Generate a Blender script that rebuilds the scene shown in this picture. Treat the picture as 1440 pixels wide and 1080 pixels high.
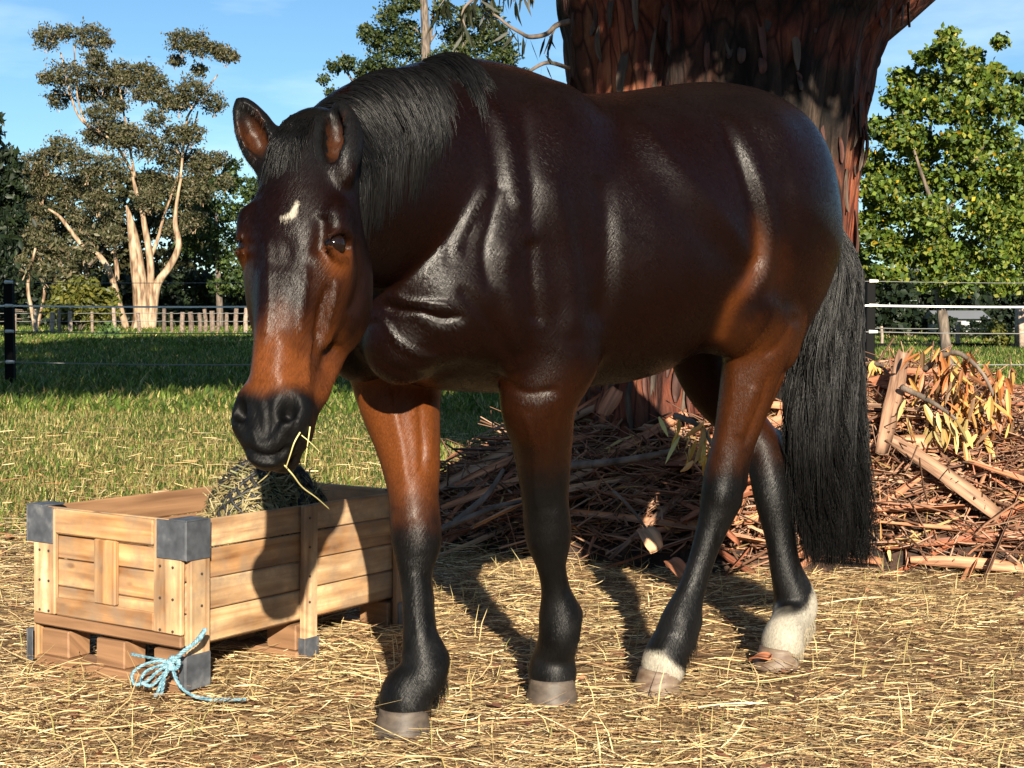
import bpy, bmesh, math, random
import numpy as np
from mathutils import Vector, Matrix

for _o in list(bpy.data.objects):
    bpy.data.objects.remove(_o, do_unlink=True)
SC = bpy.context.scene
COL = SC.collection
random.seed(7)
RNG = np.random.default_rng(11)

# ------------------------------------------------------------------ camera
FPX, CAMH = 2000.0, 1.05                       # focal length in photo pixels, eye height
PITCH = math.atan(100.0 / FPX)
cam_d = bpy.data.cameras.new('camera')
cam_d.sensor_fit = 'HORIZONTAL'
cam_d.sensor_width = 36.0
cam_d.lens = FPX / 1440.0 * 36.0
cam_d.clip_start, cam_d.clip_end = 0.05, 3000.0
cam = bpy.data.objects.new('camera', cam_d)
COL.objects.link(cam)
cam.location = (0, 0, CAMH)
cam.rotation_euler = (math.radians(90) - PITCH, 0, 0)
SC.camera = cam

# ------------------------------------------------------------------ sky and sun
SUN_EL, SUN_AZ = math.radians(22.5), math.radians(171.0)   # azimuth clockwise from +Y (the view direction)
world = bpy.data.worlds.new('World')
SC.world = world
world.use_nodes = True
_nt = world.node_tree
_nt.nodes.clear()
_sky = _nt.nodes.new('ShaderNodeTexSky')
_sky.sky_type = 'NISHITA'
_sky.sun_disc = False
_sky.sun_elevation = SUN_EL
_sky.sun_rotation = SUN_AZ
_sky.altitude = 50
_sky.air_density = 1.0
_sky.dust_density = 0.15
_sky.ozone_density = 4.0
_bg = _nt.nodes.new('ShaderNodeBackground')
_bg.inputs['Strength'].default_value = 0.052
_wo = _nt.nodes.new('ShaderNodeOutputWorld')
# thin high cloud, the same all round the sky
_tc = _nt.nodes.new('ShaderNodeTexCoord'); _mp = _nt.nodes.new('ShaderNodeMapping'); _mp.inputs['Scale'].default_value = (1.6, 1.6, 7.0); _mp.inputs['Rotation'].default_value = (0.12, 0.06, 0)
_nz = _nt.nodes.new('ShaderNodeTexNoise'); _nz.inputs['Scale'].default_value = 1.7; _nz.inputs['Detail'].default_value = 6.0; _nz.inputs['Roughness'].default_value = .58
_cr = _nt.nodes.new('ShaderNodeValToRGB'); _cr.color_ramp.elements[0].position = .48; _cr.color_ramp.elements[1].position = .78; _cr.color_ramp.elements[1].color = (.42, .42, .42, 1)
_tint = _nt.nodes.new('ShaderNodeMix'); _tint.data_type = 'RGBA'; _tint.blend_type = 'MULTIPLY'; _tint.inputs[0].default_value = 1.0; _tint.inputs[7].default_value = (.86, 1.02, 1.05, 1)
_mx = _nt.nodes.new('ShaderNodeMix'); _mx.data_type = 'RGBA'; _mx.inputs[7].default_value = (11.5, 13.0, 14.0, 1)
_nt.links.new(_tc.outputs['Generated'], _mp.inputs[0]); _nt.links.new(_mp.outputs[0], _nz.inputs['Vector']); _nt.links.new(_nz.outputs['Fac'], _cr.inputs[0])
_nt.links.new(_sky.outputs[0], _tint.inputs[6]); _nt.links.new(_tint.outputs[2], _mx.inputs[6]); _nt.links.new(_cr.outputs[0], _mx.inputs[0])
_nt.links.new(_mx.outputs[2], _bg.inputs[0])
_nt.links.new(_bg.outputs[0], _wo.inputs[0])

sun_d = bpy.data.lights.new('sun', 'SUN')
sun_d.energy = 5.0
sun_d.angle = math.radians(0.5)
sun_d.color = (1.0, 0.89, 0.72)
sun = bpy.data.objects.new('sun', sun_d)
COL.objects.link(sun)
_sd = Vector((math.sin(SUN_AZ) * math.cos(SUN_EL), math.cos(SUN_AZ) * math.cos(SUN_EL), math.sin(SUN_EL)))
SUN_DIR = _sd
sun.rotation_euler = _sd.to_track_quat('Z', 'Y').to_euler()
sun.location = _sd * 60

SC.view_settings.view_transform = 'Standard'
SC.view_settings.look = 'None'
SC.view_settings.exposure = 1.28
SC.view_settings.gamma = 1.0
SC.view_settings.use_curve_mapping = False
SC.render.engine = 'CYCLES'
SC.cycles.max_bounces = 6
SC.cycles.transparent_max_bounces = 8
SC.cycles.use_denoising = True

# ------------------------------------------------------------------ helpers
_fw = Vector((0, math.cos(PITCH), -math.sin(PITCH)))
_up = Vector((0, math.sin(PITCH), math.cos(PITCH)))
def at(px, py, depth):
    """world point seen at a photo pixel, at a given distance along the view axis"""
    d = _fw + Vector((1, 0, 0)) * ((px - 720) / FPX) - _up * ((py - 540) / FPX)
    return Vector((0, 0, CAMH)) + d * depth
def on_ground(px, py, z=0.0):
    d = _fw + Vector((1, 0, 0)) * ((px - 720) / FPX) - _up * ((py - 540) / FPX)
    return Vector((0, 0, CAMH)) + d * ((z - CAMH) / d.z)

def tag(o, label=None, cat=None, group=None, kind=None):
    if label: o['label'] = label
    if cat: o['category'] = cat
    if group: o['group'] = group
    if kind: o['kind'] = kind
    return o
def empty(name, loc=(0, 0, 0), rz=0.0):
    o = bpy.data.objects.new(name, None)
    o.empty_display_size = 0.1
    COL.objects.link(o)
    o.location = loc
    o.rotation_euler = (0, 0, rz)
    return o
def link(name, me, parent=None, mat=None):
    o = bpy.data.objects.new(name, me)
    COL.objects.link(o)
    if parent: o.parent = parent
    if mat is not None:
        if len(me.materials) == 0: me.materials.append(mat)
    return o
def mesh(name, v, f, mat=None, parent=None, smooth=False, col=None):
    """one mesh object from vertex and face lists (or numpy arrays of equal-sized faces)"""
    me = bpy.data.meshes.new(name)
    if isinstance(f, np.ndarray):
        v = np.ascontiguousarray(v, dtype=np.float32); n = f.shape[1]
        me.vertices.add(len(v)); me.vertices.foreach_set('co', v.ravel())
        me.loops.add(f.size); me.loops.foreach_set('vertex_index', np.ascontiguousarray(f, dtype=np.int32).ravel())
        me.polygons.add(len(f)); me.polygons.foreach_set('loop_start', np.arange(0, f.size, n, dtype=np.int32))
        me.update(calc_edges=True)
    else:
        me.from_pydata([tuple(p) for p in v], [], f)
    if col is not None:
        ca = me.color_attributes.new('Col', 'FLOAT_COLOR', 'POINT')
        c4 = np.ones((len(me.vertices), 4), dtype=np.float32); c4[:, :col.shape[1]] = col
        ca.data.foreach_set('color', c4.ravel())
    if smooth:
        me.polygons.foreach_set('use_smooth', np.ones(len(me.polygons), dtype=bool))
    me.update()
    return link(name, me, parent, mat)

class MB:
    """collects simple shapes into one mesh"""
    def __init__(s): s.v = []; s.f = []
    def add(s, vs, fs):
        b = len(s.v); s.v += [tuple(p) for p in vs]; s.f += [tuple(i + b for i in q) for q in fs]
    def box(s, lo, hi, m=None, jit=0.0, bev=0.0):
        x0, y0, z0 = lo; x1, y1, z1 = hi
        if bev > 0:
            bm = bmesh.new()
            bmesh.ops.create_cube(bm, size=1)
            for q in bm.verts: q.co = Vector(((q.co.x + .5) * (x1 - x0) + x0, (q.co.y + .5) * (y1 - y0) + y0, (q.co.z + .5) * (z1 - z0) + z0))
            bmesh.ops.bevel(bm, geom=list(bm.edges), offset=bev, segments=1, affect='EDGES')
            bm.verts.index_update()
            vs = [q.co.copy() for q in bm.verts]; fs = [[q.index for q in p.verts] for p in bm.faces]
            bm.free()
        else:
            vs = [Vector(p) for p in ((x0, y0, z0), (x1, y0, z0), (x1, y1, z0), (x0, y1, z0), (x0, y0, z1), (x1, y0, z1), (x1, y1, z1), (x0, y1, z1))]
            fs = [(0, 3, 2, 1), (4, 5, 6, 7), (0, 1, 5, 4), (1, 2, 6, 5), (2, 3, 7, 6), (3, 0, 4, 7)]
        if jit: vs = [p + Vector((random.uniform(-jit, jit), random.uniform(-jit, jit), random.uniform(-jit, jit))) for p in vs]
        if m is not None: vs = [m @ p for p in vs]
        s.add(vs, fs)
    def tube(s, pts, rad, n=8, cap=True):
        pts = [Vector(p) for p in pts]
        if not hasattr(rad, '__len__'): rad = [rad] * len(pts)
        vs = []; fs = []; ref = None
        for i, p in enumerate(pts):
            t = (pts[min(i + 1, len(pts) - 1)] - pts[max(i - 1, 0)])
            if t.length < 1e-9: t = Vector((0, 0, 1))
            t.normalize()
            if ref is None: ref = t.orthogonal().normalized()
            ref = (ref - t * ref.dot(t))
            ref = ref.normalized() if ref.length > 1e-6 else t.orthogonal().normalized()
            bi = t.cross(ref)
            for k in range(n):
                a = 2 * math.pi * k / n
                vs.append(p + (ref * math.cos(a) + bi * math.sin(a)) * rad[i])
        for i in range(len(pts) - 1):
            for k in range(n):
                k2 = (k + 1) % n
                fs.append((i * n + k, i * n + k2, (i + 1) * n + k2, (i + 1) * n + k))
        if cap:
            fs.append(tuple(range(n - 1, -1, -1))); fs.append(tuple(range((len(pts) - 1) * n, len(pts) * n)))
        s.add(vs, fs)
    def build(s, name, mat=None, parent=None, smooth=False):
        o = mesh(name, s.v, s.f, mat, parent, smooth)
        return o

def catmull(pts, n):
    """n points evenly spread in parameter through the control points (any width of rows)"""
    P = np.asarray(pts, dtype=float); m = len(P)
    t = np.linspace(0, m - 1, n); i = np.clip(t.astype(int), 0, m - 2); u = (t - i)[:, None]
    p0 = P[np.clip(i - 1, 0, m - 1)]; p1 = P[i]; p2 = P[i + 1]; p3 = P[np.clip(i + 2, 0, m - 1)]
    return 0.5 * ((2 * p1) + (-p0 + p2) * u + (2 * p0 - 5 * p1 + 4 * p2 - p3) * u ** 2 + (-p0 + 3 * p1 - 3 * p2 + p3) * u ** 3)
def unit(v):
    return v / np.maximum(np.linalg.norm(v, axis=-1, keepdims=True), 1e-9)
def sstep(a, b, x):
    t = np.clip((x - a) / (b - a), 0, 1); return t * t * (3 - 2 * t)

# ------------------------------------------------------------------ material helper
def mat_new(name):
    m = bpy.data.materials.new(name); m.use_nodes = True
    nt = m.node_tree; b = nt.nodes['Principled BSDF']
    return m, nt, b
def N(nt, typ, **kw):
    n = nt.nodes.new(typ)
    for k, v in kw.items():
        if k.startswith('in_'):
            key = k[3:]
            n.inputs[int(key) if key.isdigit() else key].default_value = v
        else: setattr(n, k, v)
    return n
def ramp(nt, stops, src=None):
    r = nt.nodes.new('ShaderNodeValToRGB')
    el = r.color_ramp.elements
    while len(el) < len(stops): el.new(0.5)
    for e_, (p, c) in zip(el, stops):
        e_.position = p; e_.color = (*c, 1) if len(c) == 3 else c
    if src is not None: nt.links.new(src, r.inputs[0])
    return r
def mixc(nt, blend='MIX', fac=None, a=None, b=None):
    m = nt.nodes.new('ShaderNodeMix'); m.data_type = 'RGBA'; m.blend_type = blend
    for sock, val in ((m.inputs[0], fac), (m.inputs[6], a), (m.inputs[7], b)):
        if val is None: continue
        if hasattr(val, 'is_output'): nt.links.new(val, sock)
        else: sock.default_value = val if not (isinstance(val, tuple) and len(val) == 3) else (*val, 1)
    return m.outputs[2]
def bump(nt, b, height, strength=0.3, dist=0.01, normal=None):
    n = nt.nodes.new('ShaderNodeBump')
    n.inputs['Strength'].default_value = strength; n.inputs['Distance'].default_value = dist
    nt.links.new(height, n.inputs['Height'])
    if normal is not None: nt.links.new(normal, n.inputs['Normal'])
    if b is not None: nt.links.new(n.outputs[0], b.inputs['Normal'])
    return n.outputs[0]
# =================================================================== ground
def fbm(P, f, oct=4, seed=0):
    r = 0; a = .5; s = 0
    for o in range(oct):
        r = r + a * vnoise2(P * f * 2 ** o, seed + o); s += a; a *= .5
    return r / s
def vnoise2(q, seed=0):
    i = np.floor(q).astype(np.int64); u = q - i; u = u * u * (3 - 2 * u)
    def h(ix, iy):
        n = (ix * 374761393 + iy * 668265263 + seed * 1013904223) & 0xffffffff
        n = ((n ^ (n >> 13)) * 1274126177) & 0xffffffff
        return ((n ^ (n >> 16)) & 0xffff) / 65535.0
    return (h(i[:, 0], i[:, 1]) * (1 - u[:, 0]) + h(i[:, 0] + 1, i[:, 1]) * u[:, 0]) * (1 - u[:, 1]) + (h(i[:, 0], i[:, 1] + 1) * (1 - u[:, 0]) + h(i[:, 0] + 1, i[:, 1] + 1) * u[:, 0]) * u[:, 1]
def grassiness(XY):
    """0 on the trampled straw, 1 out in the paddock"""
    n = fbm(XY, .55, 3, 5) - .5
    yb = np.where(XY[:, 0] < .5, 6.7, 8.2) + n * 2.6
    return sstep(-.8, 1.6, XY[:, 1] - yb)
def ground_z(XY):
    near = sstep(16, 6, XY[:, 1])
    return (fbm(XY, 1.3, 3, 9) - .5) * .05 * near + (fbm(XY, 9., 2, 3) - .5) * .014 * near - .012
m_ground, nt, b = mat_new('soil and turf')
tc = N(nt, 'ShaderNodeTexCoord')
n1 = N(nt, 'ShaderNodeTexNoise', in_Scale=.8, in_Detail=6.0); n2 = N(nt, 'ShaderNodeTexNoise', in_Scale=14.0, in_Detail=8.0, in_Roughness=.7); n3 = N(nt, 'ShaderNodeTexNoise', in_Scale=.12, in_Detail=4.0)
for n_ in (n1, n2, n3): nt.links.new(tc.outputs['Object'], n_.inputs['Vector'])
soil = ramp(nt, [(.3, (.070, .040, .023)), (.55, (.21, .13, .066)), (.75, (.42, .285, .14))], n2.outputs['Fac'])
turf = ramp(nt, [(.3, (.020, .032, .009)), (.55, (.055, .080, .018)), (.75, (.14, .135, .045))], n2.outputs['Fac'])
big = ramp(nt, [(.35, (.75, .85, .7)), (.65, (1.25, 1.15, 1.0))], n3.outputs['Fac'])
turf2 = mixc(nt, 'MULTIPLY', 1.0, turf.outputs[0], big.outputs[0])
gv = N(nt, 'ShaderNodeVertexColor', layer_name='Col')
nt.links.new(mixc(nt, 'MIX', gv.outputs[0], soil.outputs[0], turf2), b.inputs['Base Color'])
b.inputs['Roughness'].default_value = .95; b.inputs['Specular IOR Level'].default_value = .1
bump(nt, b, n2.outputs['Fac'], .8, .03)
# one sheet: fine near the camera, growing towards the horizon
ys = np.concatenate([np.linspace(-6, 2, 17)[:-1], np.linspace(2, 12, 170)[:-1], np.geomspace(12, 900, 60)])
ys = np.concatenate([-np.geomspace(900, 6.5, 14), ys])
xs = np.concatenate([-np.geomspace(900, 8.5, 22), np.linspace(-8, 8, 200), np.geomspace(8.5, 900, 22)])
gX, gY = np.meshgrid(xs, ys); XY = np.stack([gX.ravel(), gY.ravel()], -1)
gv_ = np.concatenate([XY, ground_z(XY)[:, None]], 1)
nx, ny = len(xs), len(ys); ii = (np.arange(ny - 1)[:, None] * nx + np.arange(nx - 1)[None]).ravel()
GQ = np.stack([ii, ii + 1, ii + 1 + nx, ii + nx], -1).astype(np.int32)
g_ = grassiness(XY); g_ = np.where(XY[:, 1] < -2, .7, g_)
tag(mesh('ground', gv_, GQ, m_ground, None, True, np.stack([g_] * 3, -1)), kind='structure')

# ---- blades and stalks as one mesh of thin strips
def leaf_mat(name, rough=.55, trans=.25, spec=.3):
    m, nt, b = mat_new(name)
    vc = N(nt, 'ShaderNodeVertexColor', layer_name='Col')
    nt.links.new(vc.outputs[0], b.inputs['Base Color']); b.inputs['Roughness'].default_value = rough; b.inputs['Specular IOR Level'].default_value = spec
    if trans > 0:
        t = N(nt, 'ShaderNodeBsdfTranslucent'); nt.links.new(vc.outputs[0], t.inputs[0])
        mx = N(nt, 'ShaderNodeMixShader', in_0=trans); out = nt.nodes['Material Output']
        nt.links.new(b.outputs[0], mx.inputs[1]); nt.links.new(t.outputs[0], mx.inputs[2]); nt.links.new(mx.outputs[0], out.inputs[0])
    return m
m_grass = leaf_mat('grass', .6, .25); m_straw = leaf_mat('straw', .5, .15); m_leaf = leaf_mat('leaves', .5, .25, .35)
def strips(name, P, width, side, col, mat, parent=None, taper=(1, 1, .9, .15)):
    """ribbons: P (S,K,3), width (S,), side (S,3)"""
    S, K, _ = P.shape
    tp = np.interp(np.linspace(0, 1, K), np.linspace(0, 1, len(taper)), taper)
    w = (width[:, None] * tp[None] * .5)[..., None]
    A = P - side[:, None] * w; B = P + side[:, None] * w
    V = np.stack([A, B], 2).reshape(-1, 3); idx = np.arange(S * K * 2).reshape(S, K, 2)
    Q = np.stack([idx[:, :-1, 0], idx[:, :-1, 1], idx[:, 1:, 1], idx[:, 1:, 0]], -1).reshape(-1, 4).astype(np.int32)
    return mesh(name, V, Q, mat, parent, True, np.repeat(col, K * 2, axis=0))
def scatter(n, y0, y1, half=.42, pw=1.0, xoff=0.):
    """points in the wedge of ground in front of the camera"""
    y = y0 + (y1 - y0) * RNG.random(n) ** pw; x = (RNG.random(n) * 2 - 1) * (half * y + .4) + xoff
    return np.stack([x, y], -1)
def pick(cols, n, w=None):
    c = np.array(cols, float); i = RNG.choice(len(c), n, p=w); return c[i] * (.75 + .5 * RNG.random((n, 1)))
def make_grass(name, n, y0, y1, h0, h1, wd, pw, label, K=3, dry=.25):
    XY = scatter(n, y0, y1, .58, pw); g = grassiness(XY); keep = RNG.random(n) < g * (.55 + .9 * fbm(XY, .8, 3, 31)); XY = XY[keep]; n = len(XY)
    h = (h0 + (h1 - h0) * RNG.random(n) ** 1.6) * (.55 + .9 * fbm(XY, .5, 3, 21)); a = RNG.random(n) * 6.283; bend = h * (.25 + .7 * RNG.random(n))
    z = ground_z(XY); P = np.zeros((n, K, 3))
    for k in range(K):
        u = k / (K - 1)
        P[:, k, 0] = XY[:, 0] + np.cos(a) * bend * u ** 2; P[:, k, 1] = XY[:, 1] + np.sin(a) * bend * u ** 2; P[:, k, 2] = z - .01 + h * u * (1 - .25 * u)
    sd = np.stack([np.cos(a + 1.57), np.sin(a + 1.57), 0 * a], -1); sd[:, 0] += .6; sd = unit(sd)
    patch = fbm(XY, .35, 3, 41)
    col = np.where((RNG.random(n) < dry * (.3 + 1.4 * (1 - patch)))[:, None], pick([(.40, .32, .12), (.30, .21, .08), (.46, .40, .17)], n), pick([(.085, .140, .022), (.13, .195, .03), (.18, .235, .048), (.055, .095, .02)], n))
    o = strips(name, P, wd * (.6 + .8 * RNG.random(n)), sd, col, m_grass)
    return tag(o, label, 'grass', kind='stuff')
make_grass('paddock_grass', 240000, 5.6, 17, .035, .105, .0075, 1.15, 'rough green and straw-coloured paddock grass behind the crate', 3, .50)
make_grass('far_grass', 125000, 15, 60, .08, .20, .022, 1.3, 'shaded green grass of the far paddock behind the wire fence', 3, .15)
make_grass('meadow_grass', 80000, 45, 140, .12, .26, .06, 1.3, 'low grass at the foot of the far trees', 3, .15)
# =================================================================== far trees, fences, shed
def sdepth(c, y):  # pixel centre at its own distance
    return np.array(at(c[0], c[1], y))
m_bark_pale, nt, b = mat_new('pale gum bark')
tc = N(nt, 'ShaderNodeTexCoord'); mp = N(nt, 'ShaderNodeMapping'); mp.inputs['Scale'].default_value = (2.2, 2.2, .5); nt.links.new(tc.outputs['Object'], mp.inputs[0])
n1 = N(nt, 'ShaderNodeTexNoise', in_Scale=2.0, in_Detail=6.0); nt.links.new(mp.outputs[0], n1.inputs['Vector'])
r_ = ramp(nt, [(.36, (.12, .068, .036)), (.50, (.30, .20, .12)), (.7, (.46, .37, .26))], n1.outputs['Fac']); nt.links.new(r_.outputs[0], b.inputs['Base Color']); b.inputs['Roughness'].default_value = .75
bump(nt, b, n1.outputs['Fac'], .4, .1)
m_bark_dark, nt, b = mat_new('dark tree bark')
tc = N(nt, 'ShaderNodeTexCoord'); mp = N(nt, 'ShaderNodeMapping'); mp.inputs['Scale'].default_value = (6, 6, 1.2); nt.links.new(tc.outputs['Object'], mp.inputs[0])
n1 = N(nt, 'ShaderNodeTexNoise', in_Scale=2.0, in_Detail=6.0); nt.links.new(mp.outputs[0], n1.inputs['Vector'])
r_ = ramp(nt, [(.35, (.05, .038, .028)), (.65, (.20, .155, .12))], n1.outputs['Fac']); nt.links.new(r_.outputs[0], b.inputs['Base Color']); b.inputs['Roughness'].default_value = .85
bump(nt, b, n1.outputs['Fac'], .6, .05)
def leaf_cloud(name, C, size, elong, cols, parent, droop=.4, mat=None, wts=None):
    """C (n,3) leaf centres; each leaf a folded four-sided blade"""
    n = len(C); L = size * (.6 + .8 * RNG.random(n)); d = unit(RNG.normal(size=(n, 3)) + np.array([0, 0, -2.2 * droop])); s = unit(np.cross(d, unit(RNG.normal(size=(n, 3))))); nn = np.cross(d, s)
    w = (L / elong)[:, None]; L = L[:, None]
    V = np.stack([C - d * L * .5, C - s * w * .5 + nn * w * .15, C + d * L * .5, C + s * w * .5 + nn * w * .15], 1).reshape(-1, 3)
    i = np.arange(n)[:, None] * 4; F = np.concatenate([i + np.array([[0, 1, 2]]), i + np.array([[0, 2, 3]])]).astype(np.int32)
    col = np.repeat(pick(cols, n, wts), 4, 0)
    return mesh(name, V, F, mat or m_leaf, parent, False, col)
def clump_points(c, r, n, flat=.8, shell=.55):
    """points in a lumpy ball around c"""
    d = unit(RNG.normal(size=(n, 3))); rad = r * (shell + (1 - shell) * RNG.random(n) ** .5) * (.75 + .5 * RNG.random(n) ** 2)
    lump = 1 + .28 * np.sin(d[:, 0] * 4 + c[0]) * np.sin(d[:, 1] * 5 + c[2] * 3) + .2 * np.sin(d[:, 2] * 7 + c[0] * 2)
    return c + d * (rad * lump)[:, None] * np.array([1, 1, flat])
GUM = [(.082, .080, .034), (.115, .106, .050), (.058, .062, .026), (.150, .118, .068), (.042, .050, .020)]
GRN = [(.030, .055, .014), (.050, .082, .018), (.020, .038, .010), (.075, .10, .024)]
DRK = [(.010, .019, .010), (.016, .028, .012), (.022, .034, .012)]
PIN = [(.032, .050, .012), (.050, .072, .018), (.020, .034, .010), (.072, .082, .022)]
OLV = [(.10, .11, .018), (.14, .13, .022), (.065, .075, .016)]
def tree(name, label, dist, base, limbs, clumps, size, elong, cols, density, bark, droop=.4, dspread=1.0, group=None, flat=.8, twigs=0, wts=None):
    """limbs: pixel polylines with radii in px; clumps: (px, py, radius px); everything set at the tree's distance with depth of its own"""
    px = dist / FPX; b0 = np.array(on_ground(*base)) if dist is None else np.array(at(base[0], 440 + CAMH * FPX / dist, dist)); b0[2] = 0
    root = empty(name, tuple(b0)); tag(root, label, 'tree', group)
    mb = MB()
    rs = random.Random(hash((round(base[0]), round(dist))) % 1000)
    for row in limbs:
        off = 0; pts = []; rad = []
        lean = rs.uniform(-1, 1) * .35
        for k, (x, y, r) in enumerate(row):
            p = np.array(at(x, y, dist)) - b0
            off = lean * (row[0][1] - y) * px
            p[1] += off; pts.append(p); rad.append(max(r * px, .012))
        P = catmull(np.concatenate([np.array(pts), np.array(rad)[:, None]], 1), len(pts) * 4)
        mb.tube(P[:, :3], list(np.maximum(P[:, 3], .008)), 9)
    cs = [];
    for (x, y, r) in clumps:
        c = np.array(at(x, y, dist)) - b0; c[1] += rs.uniform(-1, 1) * r * px * 1.6 * dspread; cs.append((c, r * px))
        if twigs:
            for _ in range(twigs):
                q = c + np.array([rs.uniform(-.8, .8), rs.uniform(-.6, .6), rs.uniform(-.7, .4)]) * r * px
                st = c + np.array([rs.uniform(-.2, .2) * r * px, 0, -r * px * 1.1])
                mb.tube([st, (st + q) / 2 + np.array([0, 0, .1 * r * px]), q], [.05 * r * px * .5, .035 * r * px * .5, .01], 5, False)
    if mb.v: mb.build('trunk', bark, root, True)
    C = np.concatenate([clump_points(c, r, max(12, int(density * (r / px) ** 1.7))) for c, r in cs])
    leaf_cloud('crown', C, size, elong, cols, root, droop, None, wts)
    return root
def fill(x0, x1, y0, y1, n, r0, r1, edge=None):
    out = []
    for _ in range(n):
        x = random.uniform(x0, x1); y = random.uniform(y0, y1)
        out.append((x, y, random.uniform(r0, r1)))
    return out
# the tall gum with the pale double trunk
tree('gum_tree', 'tall gum tree with a pale double trunk and airy olive crown left of the horse', 95, (205, 462),
     [[(200, 464, 16), (200, 445, 12.5), (199, 415, 11), (196, 380, 10), (191, 335, 7.5), (186, 305, 4), (182, 290, 1.2)],
      [(212, 463, 8), (216, 425, 6.5), (222, 398, 6), (240, 372, 5), (251, 345, 4.5), (246, 315, 3.5), (248, 285, 2.5), (254, 250, 2)],
      [(212, 440, 5), (213, 395, 5), (212, 360, 5), (206, 320, 4), (203, 300, 3.5), (196, 275, 3), (190, 250, 2.2)],
      [(213, 360, 3), (222, 330, 2.4), (228, 300, 1.8), (240, 262, 1.5), (262, 180, 1.4), (268, 150, 1.1)],
      [(178, 462, 5), (170, 425, 4.6), (163, 388, 4.4), (150, 362, 4), (130, 350, 3.4), (112, 325, 2.8), (100, 308, 2.2), (86, 298, 1.4)],
      [(165, 395, 3.4), (164, 372, 3), (160, 350, 2)],
      [(190, 250, 2.4), (160, 200, 1.8), (122, 176, 1.8), (104, 145, 1.5), (88, 75, 1.1)], [(122, 176, 1.5), (112, 140, 1.2), (112, 70, .9)], [(190, 250, 2), (175, 170, 1.5), (165, 110, 1.2)],
      [(254, 250, 1.8), (258, 175, 1.8), (266, 150, 1.4), (300, 100, 1)]],
     [(76, 58, 20), (98, 50, 14), (128, 52, 24), (150, 60, 10), (140, 85, 16), (68, 110, 14), (75, 135, 18), (100, 110, 24), (118, 128, 20), (140, 105, 26), (165, 100, 20), (150, 128, 20), (180, 115, 16),
      (200, 100, 20), (215, 115, 22), (205, 135, 16), (232, 138, 20), (250, 145, 20), (275, 130, 24), (296, 142, 18), (262, 62, 22), (285, 66, 20), (318, 78, 16), (248, 85, 12), (276, 95, 12), (305, 70, 14), (330, 80, 8),
      (150, 165, 22), (170, 150, 14), (155, 185, 26), (130, 190, 20), (185, 195, 26), (225, 170, 16), (245, 190, 22), (275, 190, 20), (210, 205, 24), (235, 220, 24), (270, 225, 24),
      (100, 215, 24), (75, 225, 22), (50, 235, 22), (130, 235, 26), (165, 240, 24), (200, 250, 24), (60, 260, 26), (95, 265, 26), (290, 235, 22), (310, 225, 14), (260, 262, 26), (215, 282, 20), (140, 282, 22), (45, 290, 22), (285, 270, 20), (315, 255, 14), (105, 305, 20), (150, 310, 18), (165, 335, 20), (60, 325, 22), (240, 320, 20), (265, 305, 20)],
     .22, 2.2, GUM, 6.5, m_bark_pale, .3, 1.0, 'trees beyond the far paddock fence', .78, 3)
tree('rear_gum', 'broad olive gum filling in behind the pale trunk at left', 118, (120, 458), [[(120, 458, 6), (118, 380, 4), (110, 300, 2)], [(120, 400, 3), (60, 330, 2)], [(118, 380, 3), (180, 320, 1.6)]],
     [(x + random.uniform(-8, 8), y + random.uniform(-8, 8), 25) for x in range(10, 300, 30) for y in range(262, 440, 32)], .5, 1.8, [(.05, .052, .02), (.07, .066, .028), (.035, .04, .015)], 1.6, m_bark_dark, .3, 1.0, 'trees beyond the far paddock fence')
tree('conifer', 'dark drooping conifer at the left edge of the picture', 62, (-14, 460), [[(-14, 474, 8), (-14, 300, 6), (-12, 170, 2)]],
     [(-14, 165, 14), (-8, 190, 18), (4, 215, 14), (-14, 225, 22), (8, 245, 18), (-10, 260, 26), (10, 275, 20), (-12, 300, 28), (12, 310, 20), (-8, 335, 28), (8, 345, 22), (-14, 370, 28), (6, 380, 20), (22, 232, 8), (26, 262, 8), (24, 300, 9), (-20, 405, 26)],
     .40, 2.4, DRK, 1.6, m_bark_dark, .5, 1.2, 'trees beyond the far paddock fence', .55)
tree('broad_tree', 'dark green rounded tree behind the far ear of the horse', 105, (310, 460), [[(310, 460, 5), (308, 380, 4), (306, 300, 2)]],
     [(292, 262, 22), (320, 255, 22), (345, 262, 22), (330, 235, 14), (365, 275, 24), (282, 290, 22), (310, 295, 26), (340, 300, 26), (290, 325, 24), (320, 335, 26), (350, 335, 26), (300, 362, 24), (330, 372, 24), (360, 370, 26), (380, 320, 24), (270, 345, 18), (395, 290, 22), (400, 350, 26), (340, 400, 22), (310, 402, 18)],
     .30, 1.6, GRN, 2.6, m_bark_dark, .2, 1.0, 'trees beyond the far paddock fence')
tree('low_gum', 'low olive gum leaning out at the left of the pale trunk', 88, (52, 462), [[(50, 465, 3), (46, 430, 2.6), (44, 400, 2.2), (58, 350, 1.5)], [(52, 462, 2.2), (60, 410, 2), (52, 372, 1.4), (40, 330, 1)]],
     [(30, 330, 20), (55, 345, 22), (80, 350, 22), (40, 375, 18), (100, 372, 20), (70, 385, 18), (25, 360, 16), (125, 355, 18), (130, 330, 16), (92, 395, 14)], .36, 2.2, GUM, 1.5, m_bark_pale, .3, 1.0, 'trees beyond the far paddock fence', .8, 2)
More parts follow.
